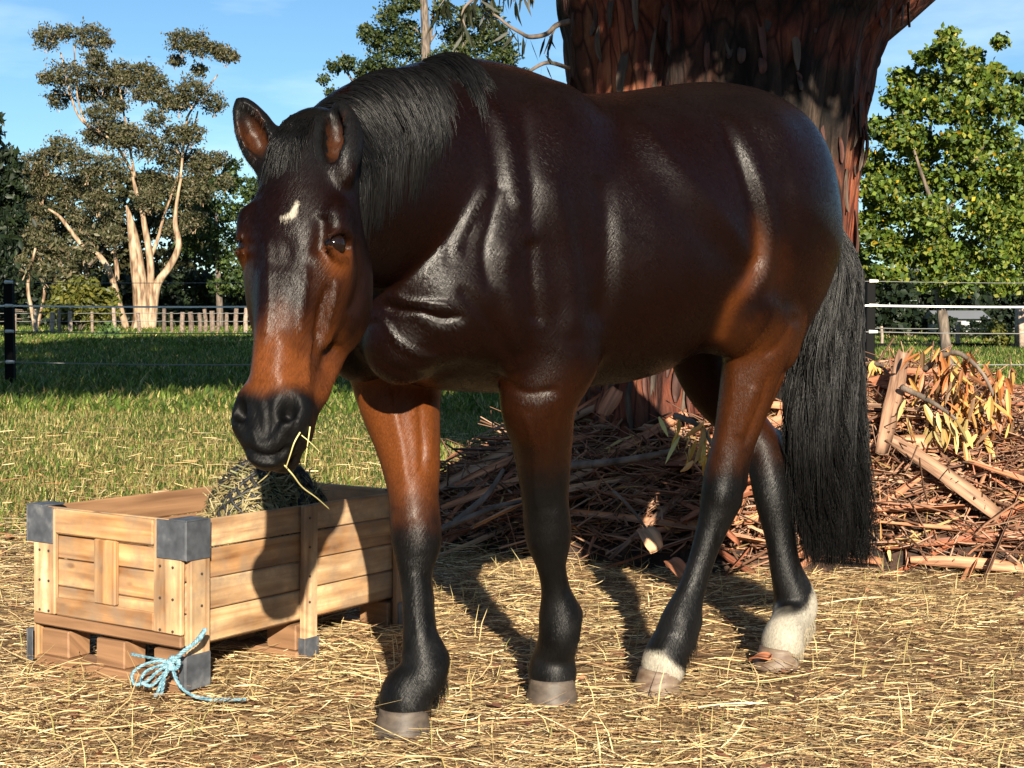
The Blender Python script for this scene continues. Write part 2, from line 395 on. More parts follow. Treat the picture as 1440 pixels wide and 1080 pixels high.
def bush(name, label, dist, base, clumps, size, elong, cols, density, group=None, stems=4):
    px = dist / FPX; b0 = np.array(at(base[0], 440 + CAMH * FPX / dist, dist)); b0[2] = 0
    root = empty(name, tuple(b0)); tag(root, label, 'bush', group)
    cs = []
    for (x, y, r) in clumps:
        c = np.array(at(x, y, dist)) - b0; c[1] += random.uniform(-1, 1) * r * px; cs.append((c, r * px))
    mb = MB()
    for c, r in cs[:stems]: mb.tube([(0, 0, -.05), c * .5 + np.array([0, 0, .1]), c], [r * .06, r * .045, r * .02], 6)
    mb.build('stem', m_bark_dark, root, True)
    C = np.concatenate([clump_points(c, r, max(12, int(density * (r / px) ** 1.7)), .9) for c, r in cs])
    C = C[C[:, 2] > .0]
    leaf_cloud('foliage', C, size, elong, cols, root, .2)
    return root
bush('olive_bush', 'yellow-green rounded bush in front of the dark trees near the left post', 84, (112, 462), [(90, 415, 18), (110, 405, 20), (132, 410, 20), (150, 420, 16), (80, 435, 16), (105, 432, 20), (130, 436, 20), (155, 440, 14)], .34, 1.6, OLV, 2.0)
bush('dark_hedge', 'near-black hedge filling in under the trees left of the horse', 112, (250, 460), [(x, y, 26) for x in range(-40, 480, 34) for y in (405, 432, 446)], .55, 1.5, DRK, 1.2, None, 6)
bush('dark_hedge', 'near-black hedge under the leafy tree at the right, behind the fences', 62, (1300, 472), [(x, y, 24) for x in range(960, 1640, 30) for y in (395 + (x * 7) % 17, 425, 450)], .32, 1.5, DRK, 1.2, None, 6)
bush('small_shrub', 'small bright green shrub by the pale post at the right edge', 43, (1405, 486), [(1400, 462, 12), (1412, 468, 10), (1392, 474, 9), (1408, 480, 10)], .16, 1.6, OLV, 2.4)
bush('field_shrub', 'fresh green tuft of weeds in the shaded left paddock', 60, (152, 478), [(150, 468, 14), (140, 476, 10), (164, 476, 10), (152, 482, 12)], .22, 2.0, [(.06, .11, .03), (.09, .15, .04)], 2.0)
tree('pine_tree', 'dark green pine with a pale bare trunk rising behind the mane', 70, (606, 470),
     [[(604, 470, 9), (602, 300, 8), (600, 120, 7), (600, 60, 6.5), (597, 0, 5), (590, -70, 3)], [(603, 62, 3), (608, 30, 2.4), (612, -10, 1.8)], [(600, 60, 2), (588, 44, 1.4), (572, 30, .8)], [(605, 58, 2), (614, 46, 1.2)],
      [(512, 130, 3), (500, 118, 2.2), (490, 104, 1.4), (478, 68, .6)], [(500, 118, 1.6), (482, 96, .9)], [(640, 80, 3), (656, 56, 2)]],
     [(455, 112, 9), (470, 95, 12), (490, 92, 14), (512, 100, 18), (465, 130, 10), (530, 95, 20), (525, 55, 18), (512, 38, 12), (545, 62, 24), (548, 30, 18), (570, 40, 20), (575, 70, 24), (560, 8, 14), (580, 10, 16), (625, 20, 18), (640, 45, 22), (660, 25, 22), (665, 60, 24), (690, 40, 24), (705, 62, 20), (690, 15, 16), (715, 85, 16), (640, 85, 24), (610, 95, 26), (560, 110, 26), (530, 130, 24), (580, 130, 26), (690, 95, 22), (650, 120, 24), (545, -15, 16), (600, -20, 22), (640, -25, 22), (680, -15, 18), (500, 150, 20), (700, 130, 20), (735, 105, 10), (742, 120, 12)],
     .19, 1.8, PIN, 4.0, m_bark_dark, .1, 1.0, None, .7)
# the broad-leaved tree on the right
LEAFY = [(.085, .135, .016), (.13, .175, .022), (.055, .095, .016), (.19, .20, .03), (.035, .065, .014), (.45, .30, .02)]
tree('leafy_tree', 'leafy yellow-green tree right of the big trunk, overhanging the wire fence', 24, (1330, 527),
     [[(1335, 527, 8), (1330, 400, 7), (1325, 300, 5), (1330, 200, 3), (1350, 90, 1.2)], [(1328, 330, 4), (1290, 240, 2.4), (1262, 160, 1)], [(1330, 300, 4), (1380, 220, 2.4), (1410, 130, 1)], [(1330, 350, 3), (1400, 330, 2), (1450, 290, 1.2)], [(1328, 350, 3), (1260, 340, 2), (1215, 350, 1)]],
     [(1335, 48, 16), (1318, 75, 22), (1350, 70, 20), (1295, 85, 16), (1378, 75, 14), (1400, 62, 12), (1275, 105, 18), (1310, 115, 28), (1345, 110, 28), (1380, 115, 26), (1405, 100, 20), (1255, 140, 22), (1285, 150, 30), (1325, 155, 32), (1365, 155, 32), (1400, 150, 28), (1240, 180, 24), (1265, 195, 32), (1305, 200, 34), (1345, 205, 34), (1385, 200, 34), (1420, 190, 26), (1230, 225, 26), (1255, 245, 34), (1295, 250, 36), (1335, 255, 36), (1375, 255, 36), (1415, 245, 34), (1225, 270, 28), (1245, 295, 34), (1285, 305, 36), (1325, 310, 36), (1365, 310, 36), (1405, 305, 36), (1440, 290, 34), (1215, 320, 26), (1235, 345, 30), (1275, 355, 32), (1315, 360, 32), (1355, 362, 30), (1395, 360, 32), (1435, 350, 32), (1210, 365, 20), (1225, 385, 18), (1300, 390, 22), (1340, 398, 20), (1430, 395, 24), (1255, 388, 16), (1400, 395, 20), (1455, 230, 34), (1460, 330, 36), (1380, 392, 14), (1325, 412, 8)],
     .100, 1.45, LEAFY, 2.1, m_bark_dark, .15, 1.1, None, .85, 0, [.27, .26, .19, .16, .105, .015])
tree('dark_tree', 'dark tree at the right edge behind the leafy one', 40, (1500, 490), [[(1500, 492, 10), (1500, 300, 8), (1496, 120, 3)]],
     [(1452, 120, 20), (1470, 95, 24), (1445, 160, 22), (1480, 150, 34), (1450, 210, 26), (1485, 220, 36), (1450, 270, 26), (1490, 290, 38), (1455, 330, 26), (1490, 360, 36), (1440, 385, 22), (1520, 180, 36), (1530, 270, 38), (1430, 110, 9), (1425, 130, 10)], .24, 1.5, GRN, 1.4, m_bark_dark, .2, 1.0)
# more trees along the skyline, seen past the trunk from a step aside
for x, d_, h_, lab in ((820, 120, 150, 'distant tree straight behind the horse'), (1010, 115, 190, 'distant tree behind the big gum trunk'), (1120, 125, 140, 'distant low tree behind the rump of the horse'), (470, 118, 170, 'distant tree behind the head of the horse'), (-120, 100, 210, 'distant tree outside the left edge')) + tuple((x, 104 + (x * 13) % 29, 130 + (x * 7) % 90, 'distant tree on the skyline outside the picture') for x in (-1000, -840, -690, -560, -430, -300, 1560, 1680, 1820, 1960, 2110, 2260, 2420)):
    tree('distant_tree', lab, d_, (x, 458), [[(x, 458, 5), (x + 3, 458 - h_ * .6, 3)]], [(x + random.uniform(-75, 75), 445 - h_ * random.uniform(.02, 1) * 1.0, random.uniform(18, 34)) for _ in range(28)], .5, 1.6, GRN, 1.2, m_bark_dark, .2, 1.0, 'trees along the skyline')

# ---- unseen trees, added behind the photographer to dim low sky on coat and ground
for k, (x, y, h_) in enumerate(((-30, -24, 10), (-19, -30, 12), (-8, -29, 11.5), (3, -31, 12.5), (13, -28, 11), (24, -30, 12), (34, -22, 10), (-38, -8, 9), (40, -6, 9))):
    r0 = empty('dark_tree', (x, y, 0)); tag(r0, 'unseen dark tree added behind the photographer to block the low sky', 'tree', 'added trees behind the photographer')
    mb = MB(); mb.tube([(0, 0, -.1), (.1, 0, h_ * .35), (.3, .1, h_ * .8)], [.35, .28, .1], 9); mb.build('trunk', m_bark_dark, r0, True)
    Cp = np.concatenate([clump_points(np.array([random.uniform(-5, 5), random.uniform(-2.5, 2.5), random.uniform(1.2, h_ - 1.4)]), random.uniform(1.5, 2.4), 60, .8) for _ in range(26)])
    leaf_cloud('crown', Cp, .95, 1.7, DRK, r0, .2)
# ---- fences
m_post, nt, b = mat_new('dark fence post'); b.inputs['Base Color'].default_value = (.006, .006, .0065, 1); b.inputs['Roughness'].default_value = .7; b.inputs['Specular IOR Level'].default_value = .08
m_wood_grey, nt, b = mat_new('weathered post')
tc = N(nt, 'ShaderNodeTexCoord'); n1 = N(nt, 'ShaderNodeTexNoise', in_Scale=9.0, in_Detail=5.0); nt.links.new(tc.outputs['Object'], n1.inputs['Vector'])
oi = N(nt, 'ShaderNodeObjectInfo'); r1 = ramp(nt, [(.3, (.10, .072, .055)), (.7, (.28, .23, .185))], n1.outputs['Fac']); r2 = ramp(nt, [(0, (.55, .5, .48)), (.6, (1.1, 1.0, .95)), (1, (1.8, 1.75, 1.7))], oi.outputs['Random'])
nt.links.new(mixc(nt, 'MULTIPLY', 1.0, r1.outputs[0], r2.outputs[0]), b.inputs['Base Color']); b.inputs['Roughness'].default_value = .9
m_wire, nt, b = mat_new('fence wire'); b.inputs['Base Color'].default_value = (.20, .20, .19, 1); b.inputs['Roughness'].default_value = .4
m_tape, nt, b = mat_new('white fence tape'); b.inputs['Base Color'].default_value = (.80, .79, .76, 1); b.inputs['Roughness'].default_value = .5
m_insul, nt, b = mat_new('insulator'); b.inputs['Base Color'].default_value = (.62, .60, .56, 1); b.inputs['Roughness'].default_value = .4
def fence(name, label, posts, wires, ptop, pw, mpost, insul=True, pround=False):
    """posts: (px, distance); wires: rows of (height, radius, material, sag)"""
    b0 = np.array(at(posts[0][0], 440, posts[0][1])); b0[2] = 0
    root = empty(name, tuple(b0)); tag(root, label, 'fence')
    G = []
    for k, (x, d) in enumerate(posts):
        g = np.array(at(x, 440 + FPX * CAMH / d, d)); g[2] = 0; G.append(g - b0)
        hgt = ptop * (1 if not pround else random.uniform(.85, 1.15)); w = pw * (1 if not pround else random.uniform(.7, 1.5))
        mb = MB(); p = g - b0
        if pround: mb.tube([p + np.array([0, 0, -.05]), p + np.array([random.uniform(-.03, .03), 0, hgt * .5]), p + np.array([random.uniform(-.06, .06), 0, hgt])], [w * .55, w * .5, w * .48], 8)
        else: mb.box((p[0] - w / 2, p[1] - w / 2, -.05), (p[0] + w / 2, p[1] + w / 2, hgt), bev=.012)
        po = mb.build('post', mpost, root, False)
        if insul:
            for hgt_, r, m_, sg in wires:
                q = MB(); q.tube([p + np.array([-.03, -w / 2 - .01, hgt_]), p + np.array([.09, -w / 2 - .035, hgt_])], [.028, .022], 8)
                o = q.build('insulator', m_insul, po)
    for hgt_, r, m_, sg in wires:
        pts = []
        for k in range(len(G) - 1):
            for u in np.linspace(0, 1, 9)[(0 if k == 0 else 1):]:
                p = G[k] * (1 - u) + G[k + 1] * u; pts.append(p + np.array([0, -pw / 2 - .02, hgt_ - sg * 4 * u * (1 - u)]))
        mb = MB()
        if m_ is m_tape:
            V = []; F = []
            for p in pts: V += [p + np.array([0, -.004, -r]), p + np.array([0, .004, -r]), p + np.array([0, .004, r]), p + np.array([0, -.004, r])]
            for k in range(len(pts) - 1):
                for j in range(4): F.append((k * 4 + j, k * 4 + (j + 1) % 4, (k + 1) * 4 + (j + 1) % 4, (k + 1) * 4 + j))
            mb.add(V, F); mb.build('tape', m_, root)
        else:
            mb.tube(pts, r, 6); mb.build('wire', m_, root)
    return root
fence('wire_fence', 'wire and white tape fence on dark square posts across the paddock',
      [(-480, 22), (15, 21), (520, 20.3), (1222, 20.4), (1640, 21.0)],
      [(1.50, .0045, m_wire, .02), (1.155, .013, m_tape, .02), (.78, .007, m_wire, .03), (.33, .009, m_wire, .03)], 1.53, .13, m_post)
fence('post_fence', 'old fence of crooked pale wooden posts under the gum trees at left',
      [(x, 76) for x in (-30, 20, 50, 73, 83, 99, 130, 161, 196, 231, 242, 256, 269, 281, 289, 299, 307, 319, 332, 346, 380, 420, 470)],
      [(1.05, .014, m_wire, .03), (.62, .014, m_wire, .03)], 1.16, .20, m_wood_grey, False, True)
fence('far_fence', 'low far fence with pale posts and a dark bottom rail at the right edge',
      [(1100, 44), (1240, 44), (1347, 44), (1433, 44), (1560, 44)], [(.58, .012, m_wire, .02), (.06, .055, m_post, .0)], .66, .12, m_wood_grey, False, True)
pp = at(1434, 440, 43.0); mb = MB(); mb.tube([(pp[0], 43.0, -.05), (pp[0] + .01, 43.0, .6), (pp[0], 43.0, 1.28)], [.17, .165, .15], 10)
tag(mb.build('gate_post', m_wood_grey, None, True), 'stout pale wooden post at the right edge under the leafy tree', 'post')
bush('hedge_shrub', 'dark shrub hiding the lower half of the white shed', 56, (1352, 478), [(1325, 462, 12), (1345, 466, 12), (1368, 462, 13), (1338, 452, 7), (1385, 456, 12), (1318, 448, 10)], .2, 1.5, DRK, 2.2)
# ---- a pale shed glimpsed behind the hedge
m_shed, nt, b = mat_new('pale weatherboard'); b.inputs['Base Color'].default_value = (.34, .345, .35, 1); b.inputs['Roughness'].default_value = .6
m_roof, nt, b = mat_new('grey iron roof'); b.inputs['Base Color'].default_value = (.25, .26, .28, 1); b.inputs['Roughness'].default_value = .4; b.inputs['Metallic'].default_value = .3
m_glass, nt, b = mat_new('dark window'); b.inputs['Base Color'].default_value = (.02, .025, .03, 1); b.inputs['Roughness'].default_value = .08
so = np.array(at(1356, 440, 60.0)); so[2] = 0
shed = empty('shed', tuple(so)); tag(shed, 'small white shed glimpsed between the dark hedge and the right-hand fence', 'shed')
for k in range(3):
    mb = MB(); mb.box((-1.1, -.02 * 0 - .4, .18 * k + .25), (.75, 1.6, .18 * k + .425)); mb.build('board', m_shed, shed)
mb = MB(); V = [(-1.3, -.6, .80), (.95, -.6, .80), (.95, 1.8, .80), (-1.3, 1.8, .80), (-1.3, .6, 1.15), (.95, .6, 1.15)]
mb.add(V, [(0, 1, 5, 4), (2, 3, 4, 5), (1, 2, 5), (3, 0, 4), (0, 3, 2, 1)]); mb.build('roof', m_roof, shed)
mb = MB(); mb.box((-.75, -.425, .42), (-.25, -.39, .70)); mb.build('window', m_glass, shed)
# =================================================================== the big gum tree behind the horse
TY = 7.05; TX = (1003 - 720) / FPX * TY
GT = empty('gum_tree', (TX, TY, 0)); tag(GT, 'huge gum trunk with dark flaking red-brown bark right behind the horse', 'tree')
m_trunk, nt, b = mat_new('flaking gum bark')
tc = N(nt, 'ShaderNodeTexCoord'); mp = N(nt, 'ShaderNodeMapping'); mp.inputs['Scale'].default_value = (5.5, 5.5, 1.1); nt.links.new(tc.outputs['Object'], mp.inputs[0])
n0 = N(nt, 'ShaderNodeTexNoise', in_Scale=1.0, in_Detail=2.0); nt.links.new(mp.outputs[0], n0.inputs['Vector'])
wv = mixc(nt, 'ADD', .35, mp.outputs[0], n0.outputs['Color'])
n1 = N(nt, 'ShaderNodeTexNoise', in_Scale=2.2, in_Detail=8.0, in_Roughness=.65); nt.links.new(wv, n1.inputs['Vector'])
n2 = N(nt, 'ShaderNodeTexNoise', in_Scale=.55, in_Detail=3.0); nt.links.new(tc.outputs['Object'], n2.inputs['Vector']); n2.inputs['Scale'].default_value = 1.7
vo = N(nt, 'ShaderNodeTexVoronoi', feature='DISTANCE_TO_EDGE', in_Scale=2.6); nt.links.new(wv, vo.inputs['Vector'])
c_red = ramp(nt, [(.36, (.016, .006, .0045)), (.52, (.10, .026, .014)), (.74, (.26, .085, .042))], n1.outputs['Fac'])
c_gry = ramp(nt, [(.40, (.005, .0038, .003)), (.56, (.030, .020, .014)), (.78, (.13, .090, .062))], n1.outputs['Fac'])
sel = ramp(nt, [(.44, (0, 0, 0)), (.56, (1, 1, 1))], n2.outputs['Fac'])
cc = mixc(nt, 'MIX', sel.outputs[0], c_red.outputs[0], c_gry.outputs[0])
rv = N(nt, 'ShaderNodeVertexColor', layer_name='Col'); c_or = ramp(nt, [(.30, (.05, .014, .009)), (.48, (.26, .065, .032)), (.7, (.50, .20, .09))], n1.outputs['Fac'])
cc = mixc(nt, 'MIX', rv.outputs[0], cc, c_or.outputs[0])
cr_ = ramp(nt, [(.0, (.12, .10, .09)), (.10, (1, 1, 1))], vo.outputs['Distance'])
nt.links.new(mixc(nt, 'MULTIPLY', .9, cc, cr_.outputs[0]), b.inputs['Base Color']); b.inputs['Roughness'].default_value = .8; b.inputs['Specular IOR Level'].default_value = .25
bn = bump(nt, None, vo.outputs['Distance'], .9, .03); bump(nt, b, n1.outputs['Fac'], 1.0, .03, bn)
# trunk surface: rings of (height, centre shift x, y, radius)
TK = np.array([(-.1, .0, 0, .98), (.15, .0, 0, .86), (.45, .0, 0, .76), (.9, .0, 0, .70), (1.4, .0, 0, .675), (1.9, .01, 0, .70), (2.3, .04, 0, .755), (2.65, .10, 0, .88), (2.95, .15, .05, 1.0), (3.3, .18, .1, 1.0), (3.8, .18, .1, .8)])
tkf = catmull(TK, 150); na = 150
ang = np.linspace(0, 2 * math.pi, na, endpoint=False)
A_, Z_ = np.meshgrid(ang, tkf[:, 0]); R_ = np.repeat(tkf[:, 3][:, None], na, 1)
def cyl_noise(fz, fa, seed):
    q = np.stack([np.cos(A_).ravel() * fa + Z_.ravel() * .13, np.sin(A_).ravel() * fa + Z_.ravel() * fz], -1); return (fbm(q, 1.0, 4, seed) - .5).reshape(A_.shape)
disp = cyl_noise(.5, 2.0, 3) * .20 + cyl_noise(1.2, 6.0, 5) * .10 + cyl_noise(3.0, 16.0, 8) * .045
gro = np.exp(-((np.angle(np.exp(1j * (A_ - math.radians(238)))) / .06) ** 2)) * -.09 + np.exp(-((np.angle(np.exp(1j * (A_ - math.radians(222)))) / .16) ** 2)) * .05
disp = disp + gro * sstep(.4, 1.0, Z_)
flare = sstep(.8, .0, Z_) * (.16 * np.sin(A_ * 5 + 1) + .08 * np.sin(A_ * 9)) * .8
R_ = R_ * (1 + flare) + disp
cx = np.repeat(tkf[:, 1][:, None], na, 1); cy = np.repeat(tkf[:, 2][:, None], na, 1)
TV = np.stack([cx + R_ * np.cos(A_), cy + R_ * np.sin(A_), Z_], -1)
ring = TV.reshape(-1, 3); nr = len(tkf)
i_ = (np.arange(nr - 1)[:, None] * na + np.arange(na)[None]); j_ = (np.arange(nr - 1)[:, None] * na + (np.arange(na)[None] + 1) % na)
TQ = np.stack([i_, j_, j_ + na, i_ + na], -1).reshape(-1, 4).astype(np.int32)
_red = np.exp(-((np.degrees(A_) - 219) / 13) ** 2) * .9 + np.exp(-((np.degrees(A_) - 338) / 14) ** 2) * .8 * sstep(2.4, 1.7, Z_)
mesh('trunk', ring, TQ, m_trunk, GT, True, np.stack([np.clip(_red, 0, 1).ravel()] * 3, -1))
# flakes of bark hanging on the trunk: curved slivers, each a part
m_flake, nt, b = mat_new('loose bark')
tc = N(nt, 'ShaderNodeTexCoord'); mp = N(nt, 'ShaderNodeMapping'); mp.inputs['Scale'].default_value = (14, 60, 14); nt.links.new(tc.outputs['Object'], mp.inputs[0])
oi = N(nt, 'ShaderNodeObjectInfo'); n1 = N(nt, 'ShaderNodeTexNoise', in_Scale=1.0, in_Detail=5.0); nt.links.new(mp.outputs[0], n1.inputs['Vector'])
r1 = ramp(nt, [(0, (.030, .014, .010)), (.25, (.085, .028, .017)), (.5, (.045, .031, .023)), (.75, (.105, .075, .053)), (1, (.022, .016, .012))], oi.outputs['Random'])
r2 = ramp(nt, [(.3, (.55, .5, .5)), (.7, (1.35, 1.3, 1.25))], n1.outputs['Fac'])
nt.links.new(mixc(nt, 'MULTIPLY', 1.0, r1.outputs[0], r2.outputs[0]), b.inputs['Base Color']); b.inputs['Roughness'].default_value = .75
bump(nt, b, n1.outputs['Fac'], .6, .006)
def bark_strip_mesh(L, w, curl, bow, twist, th=.006, nl=8, nw=4, ragged=.25):
    """a curled strip: length along x, thickness real"""
    V = []; F = []
    rs = random.Random(int(L * 1e4 + w * 1e5))
    for side in (0, 1):
        for i in range(nl + 1):
            u = i / nl; ww = w * (1 - ragged * abs(2 * u - 1) ** 3) * (1 + rs.uniform(-.12, .12) * (side == 0)); tw = twist * (u - .5)
            for j in range(nw + 1):
                v = j / nw - .5; a = v * curl; rad = w / max(curl, .05)
                y = math.sin(a) * rad * ww / w; z = (1 - math.cos(a)) * rad + (th if side else 0)
                y, z = y * math.cos(tw) - z * math.sin(tw), y * math.sin(tw) + z * math.cos(tw)
                V.append(((u - .5) * L, y, z + bow * (1 - (2 * u - 1) ** 2)))
    m = (nl + 1) * (nw + 1)
    for i in range(nl):
        for j in range(nw):
            a = i * (nw + 1) + j; q = (a, a + 1, a + nw + 2, a + nw + 1)
            F.append(tuple(reversed(q))); F.append(tuple(x + m for x in q))
    for i in range(nl):
        a = i * (nw + 1); F.append((a, a + nw + 1, a + nw + 1 + m, a + m)); b_ = a + nw; F.append((b_, b_ + m, b_ + nw + 1 + m, b_ + nw + 1))
    for j in range(nw):
        F.append((j, j + m, j + 1 + m, j + 1)); a = nl * (nw + 1) + j; F.append((a, a + 1, a + 1 + m, a + m))
    me = bpy.data.meshes.new('bark'); me.from_pydata(V, [], F); me.update()
    me.polygons.foreach_set('use_smooth', np.ones(len(me.polygons), dtype=bool))
    return me
FL = [bark_strip_mesh(random.uniform(.07, .26), random.uniform(.020, .060), random.uniform(.6, 1.8), random.uniform(-.01, .02), random.uniform(-.4, .4), .004, 6, 3, .75) for _ in range(14)]
for me in FL: me.materials.append(m_flake)
rr_ = random.Random(5)
for k in range(280):
    a = math.radians(rr_.uniform(185, 355)); z = rr_.uniform(.5, 3.0)
    i = int(np.argmin(np.abs(tkf[:, 0] - z))); j = int((a / (2 * math.pi)) * na) % na
    p = TV[i, j]; rn = Vector((math.cos(a), math.sin(a), 0))
    o = link('bark_flake', FL[k % len(FL)], GT)
    tilt = rr_.uniform(-.2, .2); out = rr_.uniform(-.03, .04)
    X = (Vector((0, 0, -1)) + Vector((-math.sin(a), math.cos(a), 0)) * tilt + rn * out).normalized(); Zv = (rn - X * rn.dot(X)).normalized(); Yv = Zv.cross(X)
    M = Matrix((X, Yv, Zv)).transposed().to_4x4(); s_ = rr_.uniform(.7, 1.3); M = M @ Matrix.Diagonal((s_, s_, s_ * rr_.choice((1, 1, -1)), 1)); M.translation = Vector(p) + rn * rr_.uniform(-.012, .003)
    o.matrix_local = M
# limbs above the fork, and the crown overhead (it shades the trunk and the paddock behind)
def limb(name, pts, rad, n=14):
    mb = MB(); P = catmull(np.array([list(p) + [r] for p, r in zip(pts, rad)]), 26)
    P[:, :3] += (RNG.random((26, 3)) - .5) * .06 * P[:, 3:4]
    mb.tube(P[:, :3], list(P[:, 3]), n); return mb.build(name, m_trunk, GT, True)
limb('limb', [(.25, .2, 2.45), (.85, .15, 2.98), (1.8, .0, 3.9), (3.2, -.6, 5.6), (4.0, -1.0, 7.6)], [.42, .46, .38, .28, .14], 26)
limb('limb', [(-.15, .15, 3.1), (-.5, .2, 4.2), (-1.3, .0, 6.0), (-2.8, -.6, 8.6), (-3.6, -.8, 11)], [.72, .52, .40, .28, .12], 26)
limb('limb', [(.3, .3, 3.2), (.5, .8, 5), (.3, 1.2, 7.5), (.6, 1.5, 11)], [.6, .46, .34, .15], 22)
limb('limb', [(.1, -.2, 3.4), (-.1, -1.3, 4.7), (-.4, -3.0, 6.0), (-.9, -4.6, 6.8)], [.40, .30, .2, .09], 18)
limb('limb', [(-1.0, .1, 5.4), (-3.2, .3, 6.6), (-6.0, .4, 7.8), (-8.0, .2, 9.0)], [.26, .2, .13, .06], 14)
crown = []
rc = np.random.default_rng(77)
def cl(c, r, n, fl=.7):
    d = unit(rc.normal(size=(n, 3))); crown.append(np.array(c) + d * (r * (.35 + .65 * rc.random(n) ** .6))[:, None] * np.array([1, 1, fl]))
for _ in range(330):                                    # high crown, leaning to the left of the trunk
    a = rc.random() * 6.283; r = rc.random() ** .6 * 7.5
    zc_ = 4.6 + rc.random() * 17; cl((-4.6 + r * math.cos(a) * 1.1 + zc_ * .10, .6 + r * math.sin(a) * .6, zc_), 1.0 + rc.random() * .9, 130)
for c, r, n in (((.25, -3.6, 3.65), .38, 320), ((.65, -3.6, 3.50), .40, 420), ((1.05, -3.5, 3.60), .42, 480), ((.85, -3.9, 3.95), .48, 460), ((1.4, -3.6, 3.65), .38, 340), ((.35, -4.2, 4.25), .45, 280), ((1.25, -3.9, 3.5), .3, 200), ((.1, -3.9, 3.85), .3, 160), ((-.25, -3.4, 3.75), .30, 60), ((.0, -3.0, 3.45), .26, 60), ((.9, -3.0, 3.25), .26, 120), ((.5, -2.8, 3.05), .22, 60), ((1.25, -3.1, 3.2), .22, 60), ((-.55, -3.8, 4.1), .3, 50)):
    cl(c, r, n)
for _ in range(60):                                     # low boughs left of the trunk, above the frame
    cl((-9.9 + rc.random() * 5.6, .0 + rc.random() * 2.6, 3.45 + rc.random() * 1.8), .7, 130, .55)
for c, r, n in (((-.1, -3.5, 3.55), .3, 200), ((.45, -3.9, 3.75), .35, 260), ((.75, -3.2, 3.3), .25, 200), ((1.1, -3.2, 3.25), .25, 160), ((1.3, -3.4, 3.45), .3, 200)):
    cl(c, r, n)
CR = np.concatenate(crown)
hi = CR[:, 2] > 5.4
leaf_cloud('crown', CR[hi], .50, 2.0, [(.05, .062, .022), (.075, .08, .03), (.035, .045, .016)], GT, .6)
leaf_cloud('crown', CR[~hi], .17, 4.0, [(.05, .062, .022), (.075, .08, .03), (.035, .045, .016)], GT, .7)
# hanging sprigs at the left of the trunk, seen against the sky
def sprig(pts, rad, leaves, hang=1.0):
    b0 = np.array([TX, TY, 0]); P = [np.array(at(x, y, d)) - b0 for x, y, d in pts]
    mb = MB(); Q = catmull(np.array(P), len(P) * 5); mb.tube(Q, list(np.linspace(rad, rad * .35, len(Q))), 6); br = mb.build('twig', m_bark_dark, GT, True)
    V = []; F = []; Cc = []
    for _ in range(leaves):
        p = Q[random.randrange(len(Q) // 4, len(Q))]; L = random.uniform(.06, .12); w = random.uniform(.005, .009)
        d = unit(np.array([random.gauss(0, .35), random.gauss(0, .35), -hang])); s = unit(np.cross(d, np.array([random.gauss(0, 1), random.gauss(0, 1), .1])))
        base = p + d * .01; b_ = len(V); cur = s * random.uniform(-.03, .03)
        V += [base, base + d * L * .35 - s * w + cur * .5, base + d * L * .35 + s * w + cur * .5, base + d * L * .7 - s * w * .8 + cur, base + d * L * .7 + s * w * .8 + cur, base + d * L + cur * 1.6]
        F += [(b_, b_ + 1, b_ + 2), (b_ + 1, b_ + 3, b_ + 4, b_ + 2), (b_ + 3, b_ + 5, b_ + 4)]
        c = random.uniform(.5, 1.2); Cc += [(.022 * c, .026 * c, .010 * c)] * 6
    o = mesh('leaf_spray', V, F, m_leaf, br, False, np.array(Cc)); o['kind'] = 'stuff'
sprig([(800, 96, 6.6), (770, 88, 6.5), (745, 100, 6.45), (738, 106, 6.4)], .012, 3)
sprig([(800, 30, 6.6), (782, 36, 6.55), (768, 48, 6.5), (745, 52, 6.45), (732, 46, 6.4), (715, 36, 6.4), (700, 24, 6.4), (680, 12, 6.4)], .014, 26)
sprig([(782, 36, 6.55), (772, 58, 6.5), (765, 76, 6.5)], .006, 5)
sprig([(770, -18, 6.5), (735, -20, 6.4), (700, -14, 6.35), (672, -12, 6.3)], .014, 26)
sprig([(700, -14, 6.3), (665, 0, 6.2), (650, 18, 6.2), (655, 40, 6.2)], .008, 22)
sprig([(640, -20, 6.2), (628, -4, 6.2), (618, 10, 6.2)], .008, 18)
sprig([(755, -30, 6.4), (735, -12, 6.4), (722, 2, 6.4)], .007, 10)
# =================================================================== the wooden crate
m_wood, nt, b = mat_new('crate wood')
tc = N(nt, 'ShaderNodeTexCoord'); oi = N(nt, 'ShaderNodeObjectInfo')
sh = N(nt, 'ShaderNodeVectorMath', operation='ADD'); ml = N(nt, 'ShaderNodeMath', operation='MULTIPLY', in_1=37.0); nt.links.new(oi.outputs['Random'], ml.inputs[0])
nt.links.new(tc.outputs['UV'], sh.inputs[0]); nt.links.new(ml.outputs[0], sh.inputs[1])
mp = N(nt, 'ShaderNodeMapping'); mp.inputs['Scale'].default_value = (2.2, 34, 34); nt.links.new(sh.outputs[0], mp.inputs[0])
n1 = N(nt, 'ShaderNodeTexNoise', in_Scale=1.0, in_Detail=6.0, in_Distortion=.6); nt.links.new(mp.outputs[0], n1.inputs['Vector'])
mp2 = N(nt, 'ShaderNodeMapping'); mp2.inputs['Scale'].default_value = (5, 12, 12); nt.links.new(sh.outputs[0], mp2.inputs[0])
n2 = N(nt, 'ShaderNodeTexNoise', in_Scale=1.0, in_Detail=4.0); nt.links.new(mp2.outputs[0], n2.inputs['Vector'])
vo = N(nt, 'ShaderNodeTexVoronoi', in_Scale=1.0); mp3 = N(nt, 'ShaderNodeMapping'); mp3.inputs['Scale'].default_value = (5, 11, 11); nt.links.new(sh.outputs[0], mp3.inputs[0]); nt.links.new(mp3.outputs[0], vo.inputs['Vector'])
g1 = ramp(nt, [(.28, (.26, .145, .070)), (.5, (.45, .30, .165)), (.72, (.58, .44, .27))], n1.outputs['Fac'])
